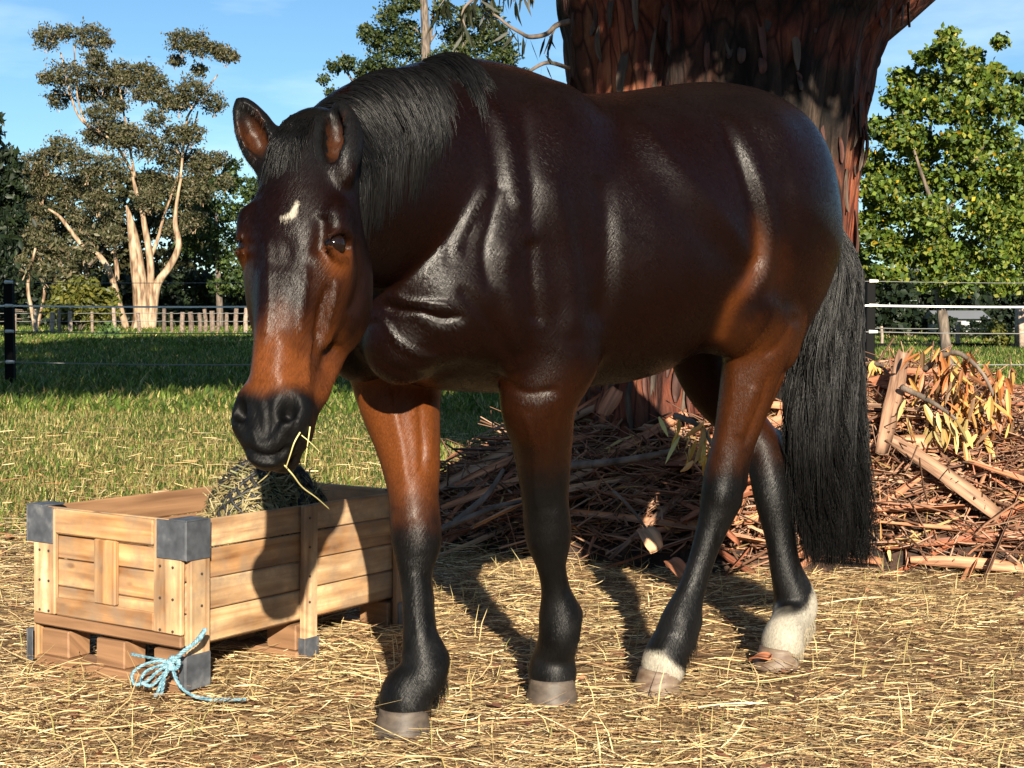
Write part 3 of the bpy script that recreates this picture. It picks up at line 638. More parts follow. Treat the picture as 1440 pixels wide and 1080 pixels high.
g2 = ramp(nt, [(.3, (.50, .42, .36)), (.7, (1.28, 1.25, 1.2))], n2.outputs['Fac'])
g3 = ramp(nt, [(0, (.62, .46, .34)), (.25, (.95, .82, .68)), (.6, (1.0, .97, .92)), (1, (1.14, 1.16, 1.2))], oi.outputs['Random'])
kn = ramp(nt, [(.05, (.30, .17, .10)), (.12, (1, 1, 1))], vo.outputs['Distance'])
c = mixc(nt, 'MULTIPLY', 1.0, g1.outputs[0], g2.outputs[0]); c = mixc(nt, 'MULTIPLY', 1.0, c, g3.outputs[0]); c = mixc(nt, 'MULTIPLY', .8, c, kn.outputs[0])
n5 = N(nt, 'ShaderNodeTexNoise', in_Scale=9.0, in_Detail=8.0, in_Roughness=.7); nt.links.new(tc.outputs['Object'], n5.inputs['Vector'])
st = ramp(nt, [(.42, (0, 0, 0)), (.66, (.75, .75, .75))], n5.outputs['Fac']); c = mixc(nt, 'MIX', st.outputs[0], c, (.22, .165, .115))
nt.links.new(c, b.inputs['Base Color']); b.inputs['Roughness'].default_value = .62; b.inputs['Specular IOR Level'].default_value = .3
bump(nt, b, n1.outputs['Fac'], .5, .003)
m_woodr, nt, b = mat_new('reddish crate wood')
tc = N(nt, 'ShaderNodeTexCoord'); mp = N(nt, 'ShaderNodeMapping'); mp.inputs['Scale'].default_value = (2.2, 34, 34); nt.links.new(tc.outputs['UV'], mp.inputs[0])
n1 = N(nt, 'ShaderNodeTexNoise', in_Scale=1.0, in_Detail=6.0, in_Distortion=.6); nt.links.new(mp.outputs[0], n1.inputs['Vector'])
g1 = ramp(nt, [(.3, (.15, .075, .036)), (.7, (.31, .17, .085))], n1.outputs['Fac']); nt.links.new(g1.outputs[0], b.inputs['Base Color']); b.inputs['Roughness'].default_value = .65
bump(nt, b, n1.outputs['Fac'], .5, .003)
m_cap, nt, b = mat_new('slate grey cap')
tc = N(nt, 'ShaderNodeTexCoord'); n1 = N(nt, 'ShaderNodeTexNoise', in_Scale=22.0, in_Detail=4.0); nt.links.new(tc.outputs['Object'], n1.inputs['Vector'])
g1 = ramp(nt, [(.35, (.040, .045, .054)), (.55, (.070, .077, .090)), (.72, (.14, .145, .15))], n1.outputs['Fac']); nt.links.new(g1.outputs[0], b.inputs['Base Color']); b.inputs['Roughness'].default_value = .55; bump(nt, b, n1.outputs['Fac'], .2, .002)
CK = Vector((-.914, 3.93, 0)); CS = Vector((-.842, .54, 0)).normalized(); CLg = Vector((.54, .842, 0)).normalized(); CW, CL_, CHt = .62, 1.02, .472
_m = Matrix((CLg, CS, Vector((0, 0, 1)))).transposed().to_4x4(); _m.translation = CK      # x along the long side, y along the short side
CRATE = empty('crate', CK); CRATE.matrix_world = _m @ Matrix.Rotation(math.radians(1.1), 4, 'Y')
tag(CRATE, 'open pale wooden crate with grey corner caps, under the muzzle of the horse', 'crate')
def plank(name, lo, hi, axis, mat=None, parent=CRATE, bev=.004):
    """bevelled board with uv running along its grain"""
    mb = MB(); mb.box(lo, hi, bev=bev, jit=.0007); o = mb.build(name, mat or m_wood, parent)
    me = o.data; uv = me.uv_layers.new(name='UVMap'); off = random.uniform(0, 50)
    for p in me.polygons:
        for li in p.loop_indices:
            v = me.vertices[me.loops[li].vertex_index].co
            a = (v.x, v.y, v.z); oth = [a[i] for i in range(3) if i != axis]
            uv.data[li].uv = (a[axis] + off, oth[0] + oth[1] + off * .3)
    return o
T = .016
# long sides: four boards each, posts at the corners and half way
for y0, face in ((0.0, 'near'), (CW - T, 'far')):
    for k, (z0, z1) in enumerate(((.115, .205), (.208, .294), (.297, .382), (.385, .468))):
        plank('board', (.006, y0 + (.004 if k % 2 else .002), z0), (CL_ - .006, y0 + T - (.002 if k % 2 else .0), z1), 0, m_woodr if (face == 'far' and k > 1) or (face == 'near' and k == 0 and False) else m_wood)
for x0 in (0.0, .478, CL_ - .075):
    w = .075 if x0 != .478 else .062
    plank('post', (x0, -.022, .0), (x0 + w, -.0005, .47), 2, m_wood)
    plank('post', (x0, CW + .0005, .0), (x0 + w, CW + .022, .47), 2, m_wood)
# short sides
for x0, s in ((0.0, -1), (CL_, 1)):
    xi = x0 + (0 if s < 0 else -T); xo = (x0 - .0185, x0 - .0005) if s < 0 else (x0 + .0005, x0 + .0185)
    for k, (z0, z1) in enumerate(((.150, .232), (.235, .315), (.318, .385), (.388, .470))):
        plank('board', (xi, T + .001, z0), (xi + T, CW - T - .001, z1), 1, m_wood)
    plank('rail', (xo[0], .112, .395), (xo[1], CW - .096, .468), 1)
    plank('rail', (xo[0], -.0, .115), (xo[1], CW, .148), 1, m_woodr)
    plank('stile', (xo[0], .0, .150), (xo[1], .110, .468), 2)
    plank('stile', (xo[0], CW - .095, .150), (xo[1], CW, .468), 2)
    plank('stile', (xo[0], CW * .5 - .045, .205), (xo[1], CW * .5 + .045, .393), 2)
    plank('rail', (xo[0] + (.004 if s < 0 else 0), .112, .150), (xo[1] - (0 if s < 0 else .004), CW - .096, .203), 1)
# base: deck boards, foot blocks and runners
for k in range(5):
    plank('deck_board', (.02, .035 + k * .115, .100), (CL_ - .02, .035 + k * .115 + .09, .114), 0, m_woodr)
for x0 in (.0, .47, CL_ - .09):
    for y0 in (.01, CW * .5 - .06, CW - .13):
        plank('foot_block', (x0 + .004, y0, .018), (x0 + .088, y0 + .12, .0985), 1, m_woodr)
    plank('runner', (x0 - .006, -.002, -.02), (x0 + .094, CW + .002, .0165), 1, m_woodr)
# grey corner caps at the rim and feet of the posts
def cap(x, y, sx, sy, z0, z1, wx, wy):
    mb = MB(); t = .0045
    yo = -.022 - t if sy < 0 else CW + .022 + t; xo_ = -.0185 - t if sx < 0 else CL_ + .0185 + t
    mb.box((min(xo_, xo_ - sx * wx), min(yo, yo - sy * t * .9), z0), (max(xo_, xo_ - sx * wx), max(yo, yo - sy * t * .9), z1), bev=.0015)
    mb.box((min(xo_, xo_ - sx * t * .9), min(yo - sy * t, yo - sy * wy), z0 + .001), (max(xo_, xo_ - sx * t * .9), max(yo - sy * t, yo - sy * wy), z1 - .001), bev=.0015)
    if z1 > .3: mb.box((min(xo_, xo_ - sx * wx * .9), min(yo, yo - sy * .07), z1 - .004), (max(xo_, xo_ - sx * wx * .9), max(yo, yo - sy * .07), z1 + .002), bev=.001)
    mb.build('corner_cap', m_cap, CRATE)
for sx in (-1, 1):
    for sy in (-1, 1):
        cap(0, 0, sx, sy, .362, .474, .095, .118); cap(0, 0, sx, sy, .0, .098, .096, .028)
mb = MB(); mb.box((.476, -.0265, .0), (.542, -.0225, .060), bev=.001); mb.box((.4745, -.0225, .0), (.4765, .0, .060)); mb.build('corner_cap', m_cap, CRATE)
# screw heads
m_screw, nt, b = mat_new('screw'); b.inputs['Base Color'].default_value = (.09, .07, .06, 1); b.inputs['Metallic'].default_value = .6; b.inputs['Roughness'].default_value = .6
def screw(x, y, z, ax):
    mb = MB()
    if ax == 'x': mb.tube([(x, y, z), (x - .0025, y, z)], .0042, 8)
    else: mb.tube([(x, y, z), (x, y - .0025, z)], .0042, 8)
    mb.build('screw', m_screw, CRATE)
for z in (.16, .25, .34):
    for y in (.03, .08, CW - .07, CW - .03): screw(-.0182, y, z, 'x')
for z in (.17, .25, .34, .43): screw(.50, -.0218, z, 'y'); screw(.04, -.0218, z - .02, 'y')

# ---- blue twine with a bow, tied round the near corner
m_twine, nt, b = mat_new('blue baling twine')
tc = N(nt, 'ShaderNodeTexCoord'); n1 = N(nt, 'ShaderNodeTexNoise', in_Scale=90.0, in_Detail=3.0); nt.links.new(tc.outputs['Object'], n1.inputs['Vector'])
g1 = ramp(nt, [(.35, (.07, .17, .23)), (.65, (.22, .37, .43))], n1.outputs['Fac']); nt.links.new(g1.outputs[0], b.inputs['Base Color']); b.inputs['Roughness'].default_value = .6
TW = empty('twine', at(243, 930, 3.88)); tag(TW, 'pale blue baling twine tied in a bow at the near bottom corner of the crate', 'twine')
def tw(pts, name, r=.0042, d=3.885, strands_=3):
    P = []
    for q in pts:
        dd = q[2] if len(q) > 2 else d
        P.append(np.array(at(q[0], q[1], dd)))
    P = catmull(np.array(P), len(P) * 7); P[:, 2] = np.maximum(P[:, 2], .008)
    mb = MB(); L = len(P)
    for s in range(strands_):
        Q = P + np.stack([np.cos(np.arange(L) * .9 + s * 2.1), np.sin(np.arange(L) * 1.1 + s * 2.1), np.sin(np.arange(L) * .9 + s * 2.1)], -1) * r * .62
        mb.tube(Q - np.array(TW.location), r * .62, 6)
    mb.build(name, m_twine, TW, True)
tw([(243, 932), (222, 930), (200, 936), (186, 948), (190, 962), (206, 958), (222, 944), (240, 934)], 'loop')
tw([(243, 934), (226, 936), (206, 944), (198, 958), (212, 964), (226, 952), (240, 936)], 'loop')
tw([(243, 932), (236, 944), (226, 962), (220, 980), (218, 990)], 'tail_end')
tw([(241, 933), (232, 950), (228, 972), (222, 988, 3.90)], 'tail_end')
tw([(243, 932), (246, 950), (256, 968, 3.87), (276, 980, 3.86), (300, 986, 3.84), (325, 986, 3.84), (345, 983, 3.84)], 'tail_end', .0045)
tw([(243, 930), (258, 916, 3.88), (274, 904, 3.885), (283, 893, 3.90), (288, 886, 3.91)], 'tail_end', .0060)
tw([(243, 930), (262, 912, 3.88), (280, 900, 3.89), (287, 890, 3.91)], 'tail_end')
tw([(236, 932), (243, 924), (252, 930), (248, 940), (238, 940), (234, 932), (243, 928), (252, 934)], 'knot', .0055)
tw([(240, 932), (226, 928, 3.895), (205, 924, 3.925), (185, 920, 3.96)], 'band'); 
# ---- hay net in the crate
m_hay = leaf_mat('hay', .6, .2)
HN_C = np.array(CK + CLg * .62 + CS * .27); HN_C[2] = .375
NET = empty('hay_net', tuple(HN_C)); tag(NET, 'black mesh hay net stuffed with pale hay, lying in the crate', 'hay net')
def blob(th, ph):
    r = .190 * (1 + .10 * np.sin(th * 3 + 1) * np.sin(ph) + .07 * np.sin(th * 5 + ph * 4))
    return np.stack([r * np.cos(th) * np.sin(ph) * 1.0, r * np.sin(th) * np.sin(ph) * .82, r * np.cos(ph) * 1.02], -1)
S = 5200; th = RNG.random(S) * 6.283; ph = np.arccos(1 - 1.35 * RNG.random(S)); c0 = blob(th, ph) * (.86 + .12 * RNG.random((S, 1)))
d = unit(RNG.normal(size=(S, 3))); nrm = unit(c0); d = unit(d - nrm * (d * nrm).sum(-1, keepdims=True) * .85); L = .03 + .06 * RNG.random((S, 1))
P = np.stack([c0 - d * L, c0 + RNG.normal(0, .004, (S, 3)), c0 + d * L], 1)
strips('hay', P, .003 + .003 * RNG.random(S), unit(np.cross(d, nrm) + RNG.normal(0, .3, (S, 3))), pick([(.33, .265, .13), (.25, .20, .09), (.20, .20, .09), (.42, .35, .19)], S), m_hay, NET, (1, 1, .8))
tt, pp_ = np.meshgrid(np.linspace(0, 6.283, 41)[:-1], np.linspace(.0, 2.0, 20)[1:]); core = blob(tt.ravel(), pp_.ravel()) * .84; ny_, nx_ = tt.shape
ii = (np.arange(ny_ - 1)[:, None] * nx_ + np.arange(nx_)[None]); jj = (np.arange(ny_ - 1)[:, None] * nx_ + (np.arange(nx_)[None] + 1) % nx_)
m_core, nt, b = mat_new('packed hay'); b.inputs['Base Color'].default_value = (.20, .155, .07, 1); b.inputs['Roughness'].default_value = .9
mesh('hay_core', core, np.stack([ii, jj, jj + nx_, ii + nx_], -1).reshape(-1, 4).astype(np.int32), m_core, NET, True)
m_net, nt, b = mat_new('black net cord'); b.inputs['Base Color'].default_value = (.012, .012, .013, 1); b.inputs['Roughness'].default_value = .6
mb = MB()
for s in (1, -1):
    for k in range(26):
        t0 = k / 26 * 6.283; q = np.linspace(.12, 1.9, 26); mb.tube(blob(t0 + s * q * 1.25 + .05 * np.sin(q * 9 + k), q) * 1.0, .0062, 5, False)
mb.build('net', m_net, NET, True)
# =================================================================== the horse
# horse frame: a = forward, l = towards its left side, z = up; origin on the ground below the withers
H_TH = math.radians(38.0)
H_W = np.array([-0.04, 3.75, 0.0])
H_E = np.array([-math.cos(H_TH), -math.sin(H_TH), 0.0])
H_L = np.array([math.sin(H_TH), -math.cos(H_TH), 0.0])
def toH(p):
    q = np.asarray(p, dtype=float) - H_W
    return np.stack([q @ H_E, q @ H_L, q[..., 2]], -1)
def toW(h):
    h = np.asarray(h, dtype=float)
    return H_W + h[..., 0:1] * H_E + h[..., 1:2] * H_L + h[..., 2:3] * np.array([0, 0, 1.0])
def HJ(px, py, l):
    """horse-frame point on the lengthwise plane at side offset l, seen at a photo pixel"""
    o = np.array([0, 0, CAMH]); r = np.array(at(px, py, 1.0)) - o
    t = (l - (o - H_W) @ H_L) / (r @ H_L)
    return toH(o + r * t)
def HP(px, py, depth): return toH(np.array(at(px, py, depth)))

HV = 0.0065
G0 = np.array([-1.36, -0.42, -0.01]); G1 = np.array([1.16, 0.78, 1.80])
GN = np.ceil((G1 - G0) / HV).astype(int)
_gx = [(G0[i] + HV * np.arange(GN[i])).astype(np.float32) for i in range(3)]
FIELD = np.full(GN, 0.5, dtype=np.float32)

def _win(lo, hi):
    s = []
    for i in range(3):
        a = int(np.clip(math.floor((lo[i] - G0[i]) / HV), 0, GN[i] - 1)); b = int(np.clip(math.ceil((hi[i] - G0[i]) / HV) + 1, a + 1, GN[i]))
        s.append(slice(a, b))
    return tuple(s)
def _grid(w):
    return _gx[0][w[0]][:, None, None], _gx[1][w[1]][None, :, None], _gx[2][w[2]][None, None, :]
def _blend(w, d, k, sub=False):
    A = FIELD[w]
    if sub:
        d = -d
        if k <= 0: FIELD[w] = np.maximum(A, d); return
        h = np.maximum(k - np.abs(A - d), 0) / k
        FIELD[w] = np.maximum(A, d) + h * h * k * 0.25
        return
    if k <= 0: FIELD[w] = np.minimum(A, d); return
    h = np.maximum(k - np.abs(A - d), 0) / k
    FIELD[w] = np.minimum(A, d) - h * h * k * 0.25

def seg(p1, p2, r1, r2, k=0.02, side=None, f1=1.0, f2=1.0, sub=False):
    """tapered limb piece; with a side vector the cross-section is an ellipse, f times as thick along it"""
    p1 = np.asarray(p1, np.float32); p2 = np.asarray(p2, np.float32)
    m = max(r1 * max(f1, 1), r2 * max(f2, 1)) + 0.03 + k
    w = _win(np.minimum(p1, p2) - m, np.maximum(p1, p2) + m)
    X, Y, Z = _grid(w)
    d = p2 - p1; L2 = float(d @ d) + 1e-12
    t = np.clip(((X - p1[0]) * d[0] + (Y - p1[1]) * d[1] + (Z - p1[2]) * d[2]) / L2, 0, 1)
    qx = X - p1[0] - t * d[0]; qy = Y - p1[1] - t * d[1]; qz = Z - p1[2] - t * d[2]
    r = r1 + (r2 - r1) * t
    q2 = qx * qx + qy * qy + qz * qz
    if side is None:
        D = np.sqrt(q2) - r
    else:
        s = np.asarray(side, float); s = s / np.linalg.norm(s)
        u = qx * s[0] + qy * s[1] + qz * s[2]
        fl = f1 + (f2 - f1) * t
        rho = np.sqrt(np.maximum(q2 - u * u, 0) / (r * r) + u * u / (r * fl) ** 2)
        D = (rho - 1) * r * np.minimum(fl, 1)
    _blend(w, D.astype(np.float32), k, sub)
def chain(pts, k=0.02, side=None, sub=False, n=None):
    """pts: rows (x, y, z, r[, f])"""
    P = np.array([list(p) + [1.0] * (5 - len(p)) for p in pts], float)
    if n: P = catmull(P, n)
    for i in range(len(P) - 1):
        seg(P[i, :3], P[i + 1, :3], P[i, 3], P[i + 1, 3], k if i == 0 else min(k, 0.02), side, P[i, 4], P[i + 1, 4], sub)
def ell(c, r, k=0.03, R=None, sub=False):
    """ellipsoid; R rows are its axes"""
    c = np.asarray(c, float); r = np.asarray(r, float); m = float(max(r)) + 0.03 + k
    w = _win(c - m, c + m); X, Y, Z = _grid(w)
    X = X - c[0]; Y = Y - c[1]; Z = Z - c[2]
    if R is None: u, v, q = X, Y, Z
    else:
        u = X * R[0][0] + Y * R[0][1] + Z * R[0][2]; v = X * R[1][0] + Y * R[1][1] + Z * R[1][2]; q = X * R[2][0] + Y * R[2][1] + Z * R[2][2]
    k0 = np.sqrt((u / r[0]) ** 2 + (v / r[1]) ** 2 + (q / r[2]) ** 2)
    k1 = np.sqrt((u / r[0] ** 2) ** 2 + (v / r[1] ** 2) ** 2 + (q / r[2] ** 2) ** 2)
    D = k0 * (k0 - 1) / np.maximum(k1, 1e-4)
    _blend(w, D.astype(np.float32), k, sub)

# ---- trunk: stations (a, top, bottom, half width, height of the widest level, squareness, side shift)
TR = np.array([
    ( 0.47, 1.20, 1.02, 0.06, 1.11, 2.0, .02),
    ( 0.42, 1.32, 0.95, 0.15, 1.10, 2.1, .02),
    ( 0.34, 1.42, 0.89, 0.205, 1.10, 2.2, .01),
    ( 0.22, 1.52, 0.86, 0.235, 1.13, 2.2, .01),
    ( 0.10, 1.61, 0.845, 0.255, 1.16, 2.15, 0),
    ( 0.00, 1.665, 0.84, 0.27, 1.18, 2.1, 0),
    (-0.09, 1.672, 0.84, 0.285, 1.20, 2.0, 0),
    (-0.17, 1.652, 0.84, 0.30, 1.20, 2.05, 0),
    (-0.27, 1.645, 0.845, 0.318, 1.21, 2.15, 0),
    (-0.42, 1.665, 0.855, 0.33, 1.22, 2.2, 0),
    (-0.56, 1.693, 0.89, 0.325, 1.26, 2.2, 0),
    (-0.73, 1.722, 0.97, 0.305, 1.35, 2.15, 0),
    (-0.86, 1.727, 1.05, 0.285, 1.42, 2.1, 0),
    (-0.97, 1.715, 1.12, 0.255, 1.45, 2.1, 0),
    (-1.06, 1.685, 1.18, 0.21, 1.46, 2.0, 0),
    (-1.115, 1.63, 1.24, 0.15, 1.46, 2.0, 0),
    (-1.15, 1.55, 1.34, 0.06, 1.46, 2.0, 0)])
def trunk():
    tt = TR[::-1]
    w = _win((-1.26, -0.42, 0.78), (0.56, 0.42, 1.78)); X, Y, Z = _grid(w)
    a = _gx[0][w[0]]
    # smooth interpolation of the stations
    t = np.interp(a, tt[:, 0], np.arange(len(tt)))
    fine = catmull(tt[:, 1:], (len(tt) - 1) * 24 + 1)
    S = np.stack([np.interp(t * 24, np.arange(len(fine)), fine[:, j]) for j in range(6)], -1).astype(np.float32)
    top, bot, wd, zc, q, sh = [S[:, j][:, None, None] for j in range(6)]
    up = Z > zc
    hh = np.where(up, top - zc, zc - bot)
    rho = (np.abs((Y - sh) / wd) ** q + np.abs((Z - zc) / hh) ** q) ** (1 / q)
    D = (rho - 1) * np.minimum(wd, hh) * 0.9
    over = np.maximum(X - 0.47, 0) + np.maximum(-1.15 - X, 0)
    D = np.maximum(D, 0) + np.minimum(D, 0) + over
    _blend(w, D.astype(np.float32), 0.0)
trunk()
LS = (0, 1, 0)
# ---- haunches (left then right)
for s, sa in ((1, 0.0), (-1, -0.04)):
    ell((-0.80 + sa, s * 0.16, 1.40), (0.30, 0.165, 0.27), 0.05)
    ell((-0.945 + sa, s * 0.145, 1.31), (0.20, 0.13, 0.30), 0.06)
    ell((-0.76, s * 0.225, 1.54), (0.05, 0.05, 0.04), 0.09)           # point of hip
# left thigh down to the stifle, and the buttock line
seg((-0.83, 0.185, 1.32), (-0.73, 0.205, 1.08), 0.20, 0.125, 0.08, LS, .75, .8)
seg((-0.955, 0.175, 1.25), (-0.865, 0.185, 0.96), 0.145, 0.09, 0.07, LS, .75, .85)
ell((-0.68, 0.215, 1.05), (0.07, 0.06, 0.10), 0.10)
# right thigh
seg((-0.86, -0.19, 1.32), (-0.74, -0.19, 1.03), 0.19, 0.12, 0.05, LS, .75, .8)
seg((-1.00, -0.18, 1.25), (-0.93, -0.16, 0.98), 0.15, 0.10, 0.05, LS, .75, .85)
HOOF = {'RF': ((566, 1025), (-.30, -.95), .140, .145, .066), 'LF': ((776, 981), (-.12, -1.0), .140, .142, .066), 'LH': ((925, 966), (-.86, -.50), .150, .135, .066), 'RH': ((1093, 931), (-.80, -.55), .150, .135, .060)}
def leg(rows, k=0.03, n=None, side=LS, hoof_=None):
    P = []
    for px, py, l, r, f in rows:
        h = HJ(px, py, l); P.append((h[0], h[1], h[2], r, f))
    if hoof_:
        (hx, hy), tw_, ln_, wd_, ht_ = HOOF[hoof_]; g = np.array(on_ground(hx, hy)); t_ = unit(np.array([tw_[0], tw_[1], 0.]))
        for back, zz, rr in ((.030, ht_ + .030, wd_ * .345), (.020, ht_ - .006, wd_ * .395), (.012, ht_ * .4, wd_ * .30)):
            h = toH(g - t_ * back + np.array([0, 0, zz])); P.append((h[0], h[1], h[2], rr, 1.0))
    chain(P, k, side, n=n)
    return np.array(P)
LH = leg([(1072, 455, .205, .105, .85), (1057, 517, .195, .083, .85), (1044, 575, .18, .069, .82), (1031, 625, .165, .056, .8), (1019, 662, .155, .050, .85), (1015, 698, .15, .055, .82),
          (1004, 735, .145, .039, .85), (991, 773, .14, .033, .82), (972, 831, .135, .034, .85), (958, 872, .13, .050, .85), (950, 898, .125, .052, .9)], 0.03, 52, LS, 'LH')
# point of hock, left
_a, _b = HJ(1046, 640, .155), HJ(1040, 680, .15); seg(_a, _b, .018, .022, .03)
_a, _b = HJ(1092, 530, .19), HJ(1046, 642, .155); seg(_a, _b, .022, .013, .02)   # tendon above the hock
RH = leg([(985, 485, -.17, .11, .8), (1003, 540, -.13, .085, .85), (1040, 590, -.08, .068, .85), (1075, 634, -.02, .060, .85), (1084, 670, .01, .060, .8), (1090, 706, .03, .056, .8),
          (1097, 752, .05, .043, .8), (1105, 800, .07, .043, .82), (1118, 842, .085, .058, .9), (1117, 862, .09, .056, .95)], 0.03, 52, LS, 'RH')
_a, _b = HJ(1093, 612, -.02), HJ(1102, 655, .01); seg(_a, _b, .015, .018, .03)
# ---- shoulders and fore legs
for s in (1, -1):
    R_ = [unit(np.array([.55, 0, -.83])), np.array([0, 1., 0]), unit(np.array([.83, 0, .55]))]
    ell((0.08, s * 0.155, 1.30), (0.36, 0.105, 0.16), 0.10, R_)          # shoulder blade slab
    ell((0.27, s * 0.165, 1.08), (0.12, 0.085, 0.13), 0.06)             # point of shoulder
    ell((0.02, s * 0.20, 1.05), (0.17, 0.075, 0.16), 0.06)              # triceps
    ell((0.365, s * 0.095, 0.985), (0.095, 0.095, 0.11), 0.03)          # pectorals
LF = leg([(778, 500, .19, .125, .75), (760, 545, .18, .100, .8), (757, 577, .165, .087, .82), (762, 613, .14, .075, .85), (765, 661, .11, .064, .85), (767, 706, .09, .054, .9), (770, 740, .08, .054, .95), (772, 764, .07, .048, .95),
          (776, 801, .055, .030, .95), (782, 835, .045, .032, .95), (788, 866, .04, .050, .95), (786, 896, .04, .046, 1.),], 0.05, 56, LS, 'LF')
RF = leg([(552, 490, -.17, .13, .7), (558, 530, -.165, .115, .75), (564, 575, -.14, .097, .8), (573, 619, -.11, .079, .85), (579, 661, -.085, .066, .87), (582, 702, -.06, .056, .9), (584, 735, -.05, .057, .95), (586, 766, -.04, .054, .95),
          (584, 800, -.03, .036, .95), (587, 845, -.015, .033, .95), (591, 896, 0., .037, .95), (598, 930, .01, .053, .95), (593, 957, .02, .047, 1.),], 0.04, 56, LS, 'RF')
def tendon(P, i0, i1, off, r):
    for i in range(i0, i1):
        a_, b_ = P[i], P[i + 1]; seg(a_[:3] + np.array([-off - a_[3] * .35, 0, 0]), b_[:3] + np.array([-off - b_[3] * .35, 0, 0]), r, r, .007, LS, .8, .8)
def boss(p, d, r, k=.012): ell(np.asarray(p[:3]) + np.asarray(d), r, k)
tendon(LF, 8, 10, .020, .016); tendon(RF, 8, 11, .020, .017); tendon(LH, 6, 9, .022, .018); tendon(RH, 6, 8, .024, .019)
for P_, kn, ft in ((LF, 6, 10), (RF, 6, 11)):
    boss(P_[kn], (.024, 0, .012), (.036, .044, .034)); boss(P_[kn], (.020, 0, -.034), (.034, .040, .026)); boss(P_[kn], (-.050, 0, -.012), (.020, .022, .036))
    boss(P_[ft], (-.034, .018, .004), (.024, .020, .026)); boss(P_[ft], (-.034, -.018, .004), (.024, .020, .026)); boss(P_[ft], (.014, 0, .0), (.036, .044, .026))
for P_, ft in ((LH, 9), (RH, 8)):
    boss(P_[ft], (-.034, .018, -.004), (.024, .020, .026)); boss(P_[ft], (-.034, -.018, -.004), (.024, .020, .026)); boss(P_[ft], (.014, 0, .0), (.036, .042, .026))
boss(LH[5], (.024, .012, .010), (.034, .036, .044)); boss(LH[5], (-.012, .034, -.012), (.030, .014, .030)); boss(RH[4], (.024, 0, .0), (.034, .036, .044))
# ---- neck, bent to the left towards the crate
NK = [(-0.02, 0.0, 1.39, .265, .66), (0.18, 0.03, 1.37, .295, .64), (0.36, .095, 1.365, .25, .56), (0.52, .175, 1.345, .21, .54), (0.66, .26, 1.30, .168, .54), (0.75, .33, 1.235, .13, .56)]
_P = catmull(np.array(NK), 20)
for i in range(len(_P) - 1):
    d = _P[i + 1, :3] - _P[i, :3]; sd = np.array([-d[1], d[0], 0])
    seg(_P[i, :3], _P[i + 1, :3], _P[i, 3], _P[i + 1, 3], 0.05 if i < 4 else 0.02, sd, _P[i, 4], _P[i + 1, 4])
# ---- head: its own frame (s = its left, n = out of the forehead, u = from poll to lips)
_poll = np.array(at(417, 200, 2.93)); _lip = np.array(at(362, 652, 2.76))
HD = unit(_lip - _poll); _n = np.array([-0.30, -0.95, 0.0]); HN = unit(_n - HD * (_n @ HD)); HS = np.cross(HN, HD)
HLEN = float(np.linalg.norm(_lip - _poll)); HSC = HLEN / 0.68
_R3 = np.stack([[v @ H_E, v @ H_L, v[2]] for v in (HS, HN, HD)])       # rows: s, n, u in the horse frame
HO = toH(_poll)
def hp(s, n, u): return HO + (s * _R3[0] + n * _R3[1] + u * _R3[2]) * HSC
def hseg(p, q, r1, r2, k=.02, f1=1., f2=1., sub=False): seg(hp(*p), hp(*q), r1 * HSC, r2 * HSC, k, _R3[0], f1, f2, sub)
def hell(c, r, k=.02, sub=False, R=None):
    RR = _R3 if R is None else np.array(R) @ _R3
    ell(hp(*c), np.array(r) * HSC, k, RR, sub)
_sk = catmull(np.array([(-.10, -.02, .095, .90), (-.088, .05, .10, .95), (-.082, .13, .105, 1.05), (-.080, .20, .105, 1.12), (-.078, .28, .097, 1.02), (-.073, .37, .086, .82), (-.066, .46, .074, .81), (-.060, .55, .066, .98), (-.058, .59, .062, 1.0)]), 26)
for i in range(len(_sk) - 1):
    hseg((0, _sk[i, 0], _sk[i, 1]), (0, _sk[i + 1, 0], _sk[i + 1, 1]), _sk[i, 2], _sk[i + 1, 2], .03 if i == 0 else .01, _sk[i, 3], _sk[i + 1, 3])
for s in (1, -1):
    hell((s * .080, -.150, .265), (.036, .105, .13), .035)              # cheek
    hseg((s * .058, -.225, .30), (s * .042, -.135, .50), .032, .026, .03)  # jaw bar
    hseg((s * .036, -.12, .50), (s * .025, -.105, .60), .028, .028, .03)
    hell((s * .100, -.028, .165), (.024, .032, .036), .03)               # brow
    hell((s * .101, -.045, .215), (.023, .036, .031), .02)                # lids
    hseg((s * .100, -.075, .255), (s * .072, -.085, .40), .013, .010, .03)  # facial crest
    hell((s * .048, -.028, .575), (.032, .040, .052), .035)               # nostril wing
    hseg((s * .02, .004, .30), (s * .016, -.004, .50), .012, .010, .03)  # nasal bone edge
hell((0, -.040, .640), (.046, .050, .046), .025)                          # upper lip
hell((0, -.058, .595), (.060, .062, .055), .03)
hell((0, -.098, .642), (.038, .042, .036), .012)                         # lower lip and chin
for s in (1, -1):
    hell((s * .118, -.031, .216), (.026, .028, .0195), .006, True)       # eye opening
    hseg((s * .060, .018, .548), (s * .034, .014, .606), .013, .009, .022, sub=True)
    hseg((s * .062, .008, .558), (s * .050, -.010, .582), .017, .012, .018, sub=True)   # nostril
    hseg((s * .070, -.010, .625), (s * .025, .016, .668), .0035, .0035, .012, sub=True)
for s in (1, -1):
    for q0, q1, r0, r1 in (((.104, -.072, .226), (.116, -.050, .192), .005, .0065), ((.116, -.050, .192), (.114, -.016, .188), .0065, .0065), ((.114, -.016, .188), (.100, .010, .216), .0065, .005), ((.104, -.072, .226), (.109, -.042, .246), .005, .0075), ((.109, -.042, .246), (.101, .006, .238), .0075, .0065)):
        hseg((s * q0[0], q0[1], q0[2]), (s * q1[0], q1[1], q1[2]), r0, r1, .007)    # lids
hseg((.055, -.068, .655), (-.055, -.068, .655), .004, .004, .015, sub=True)
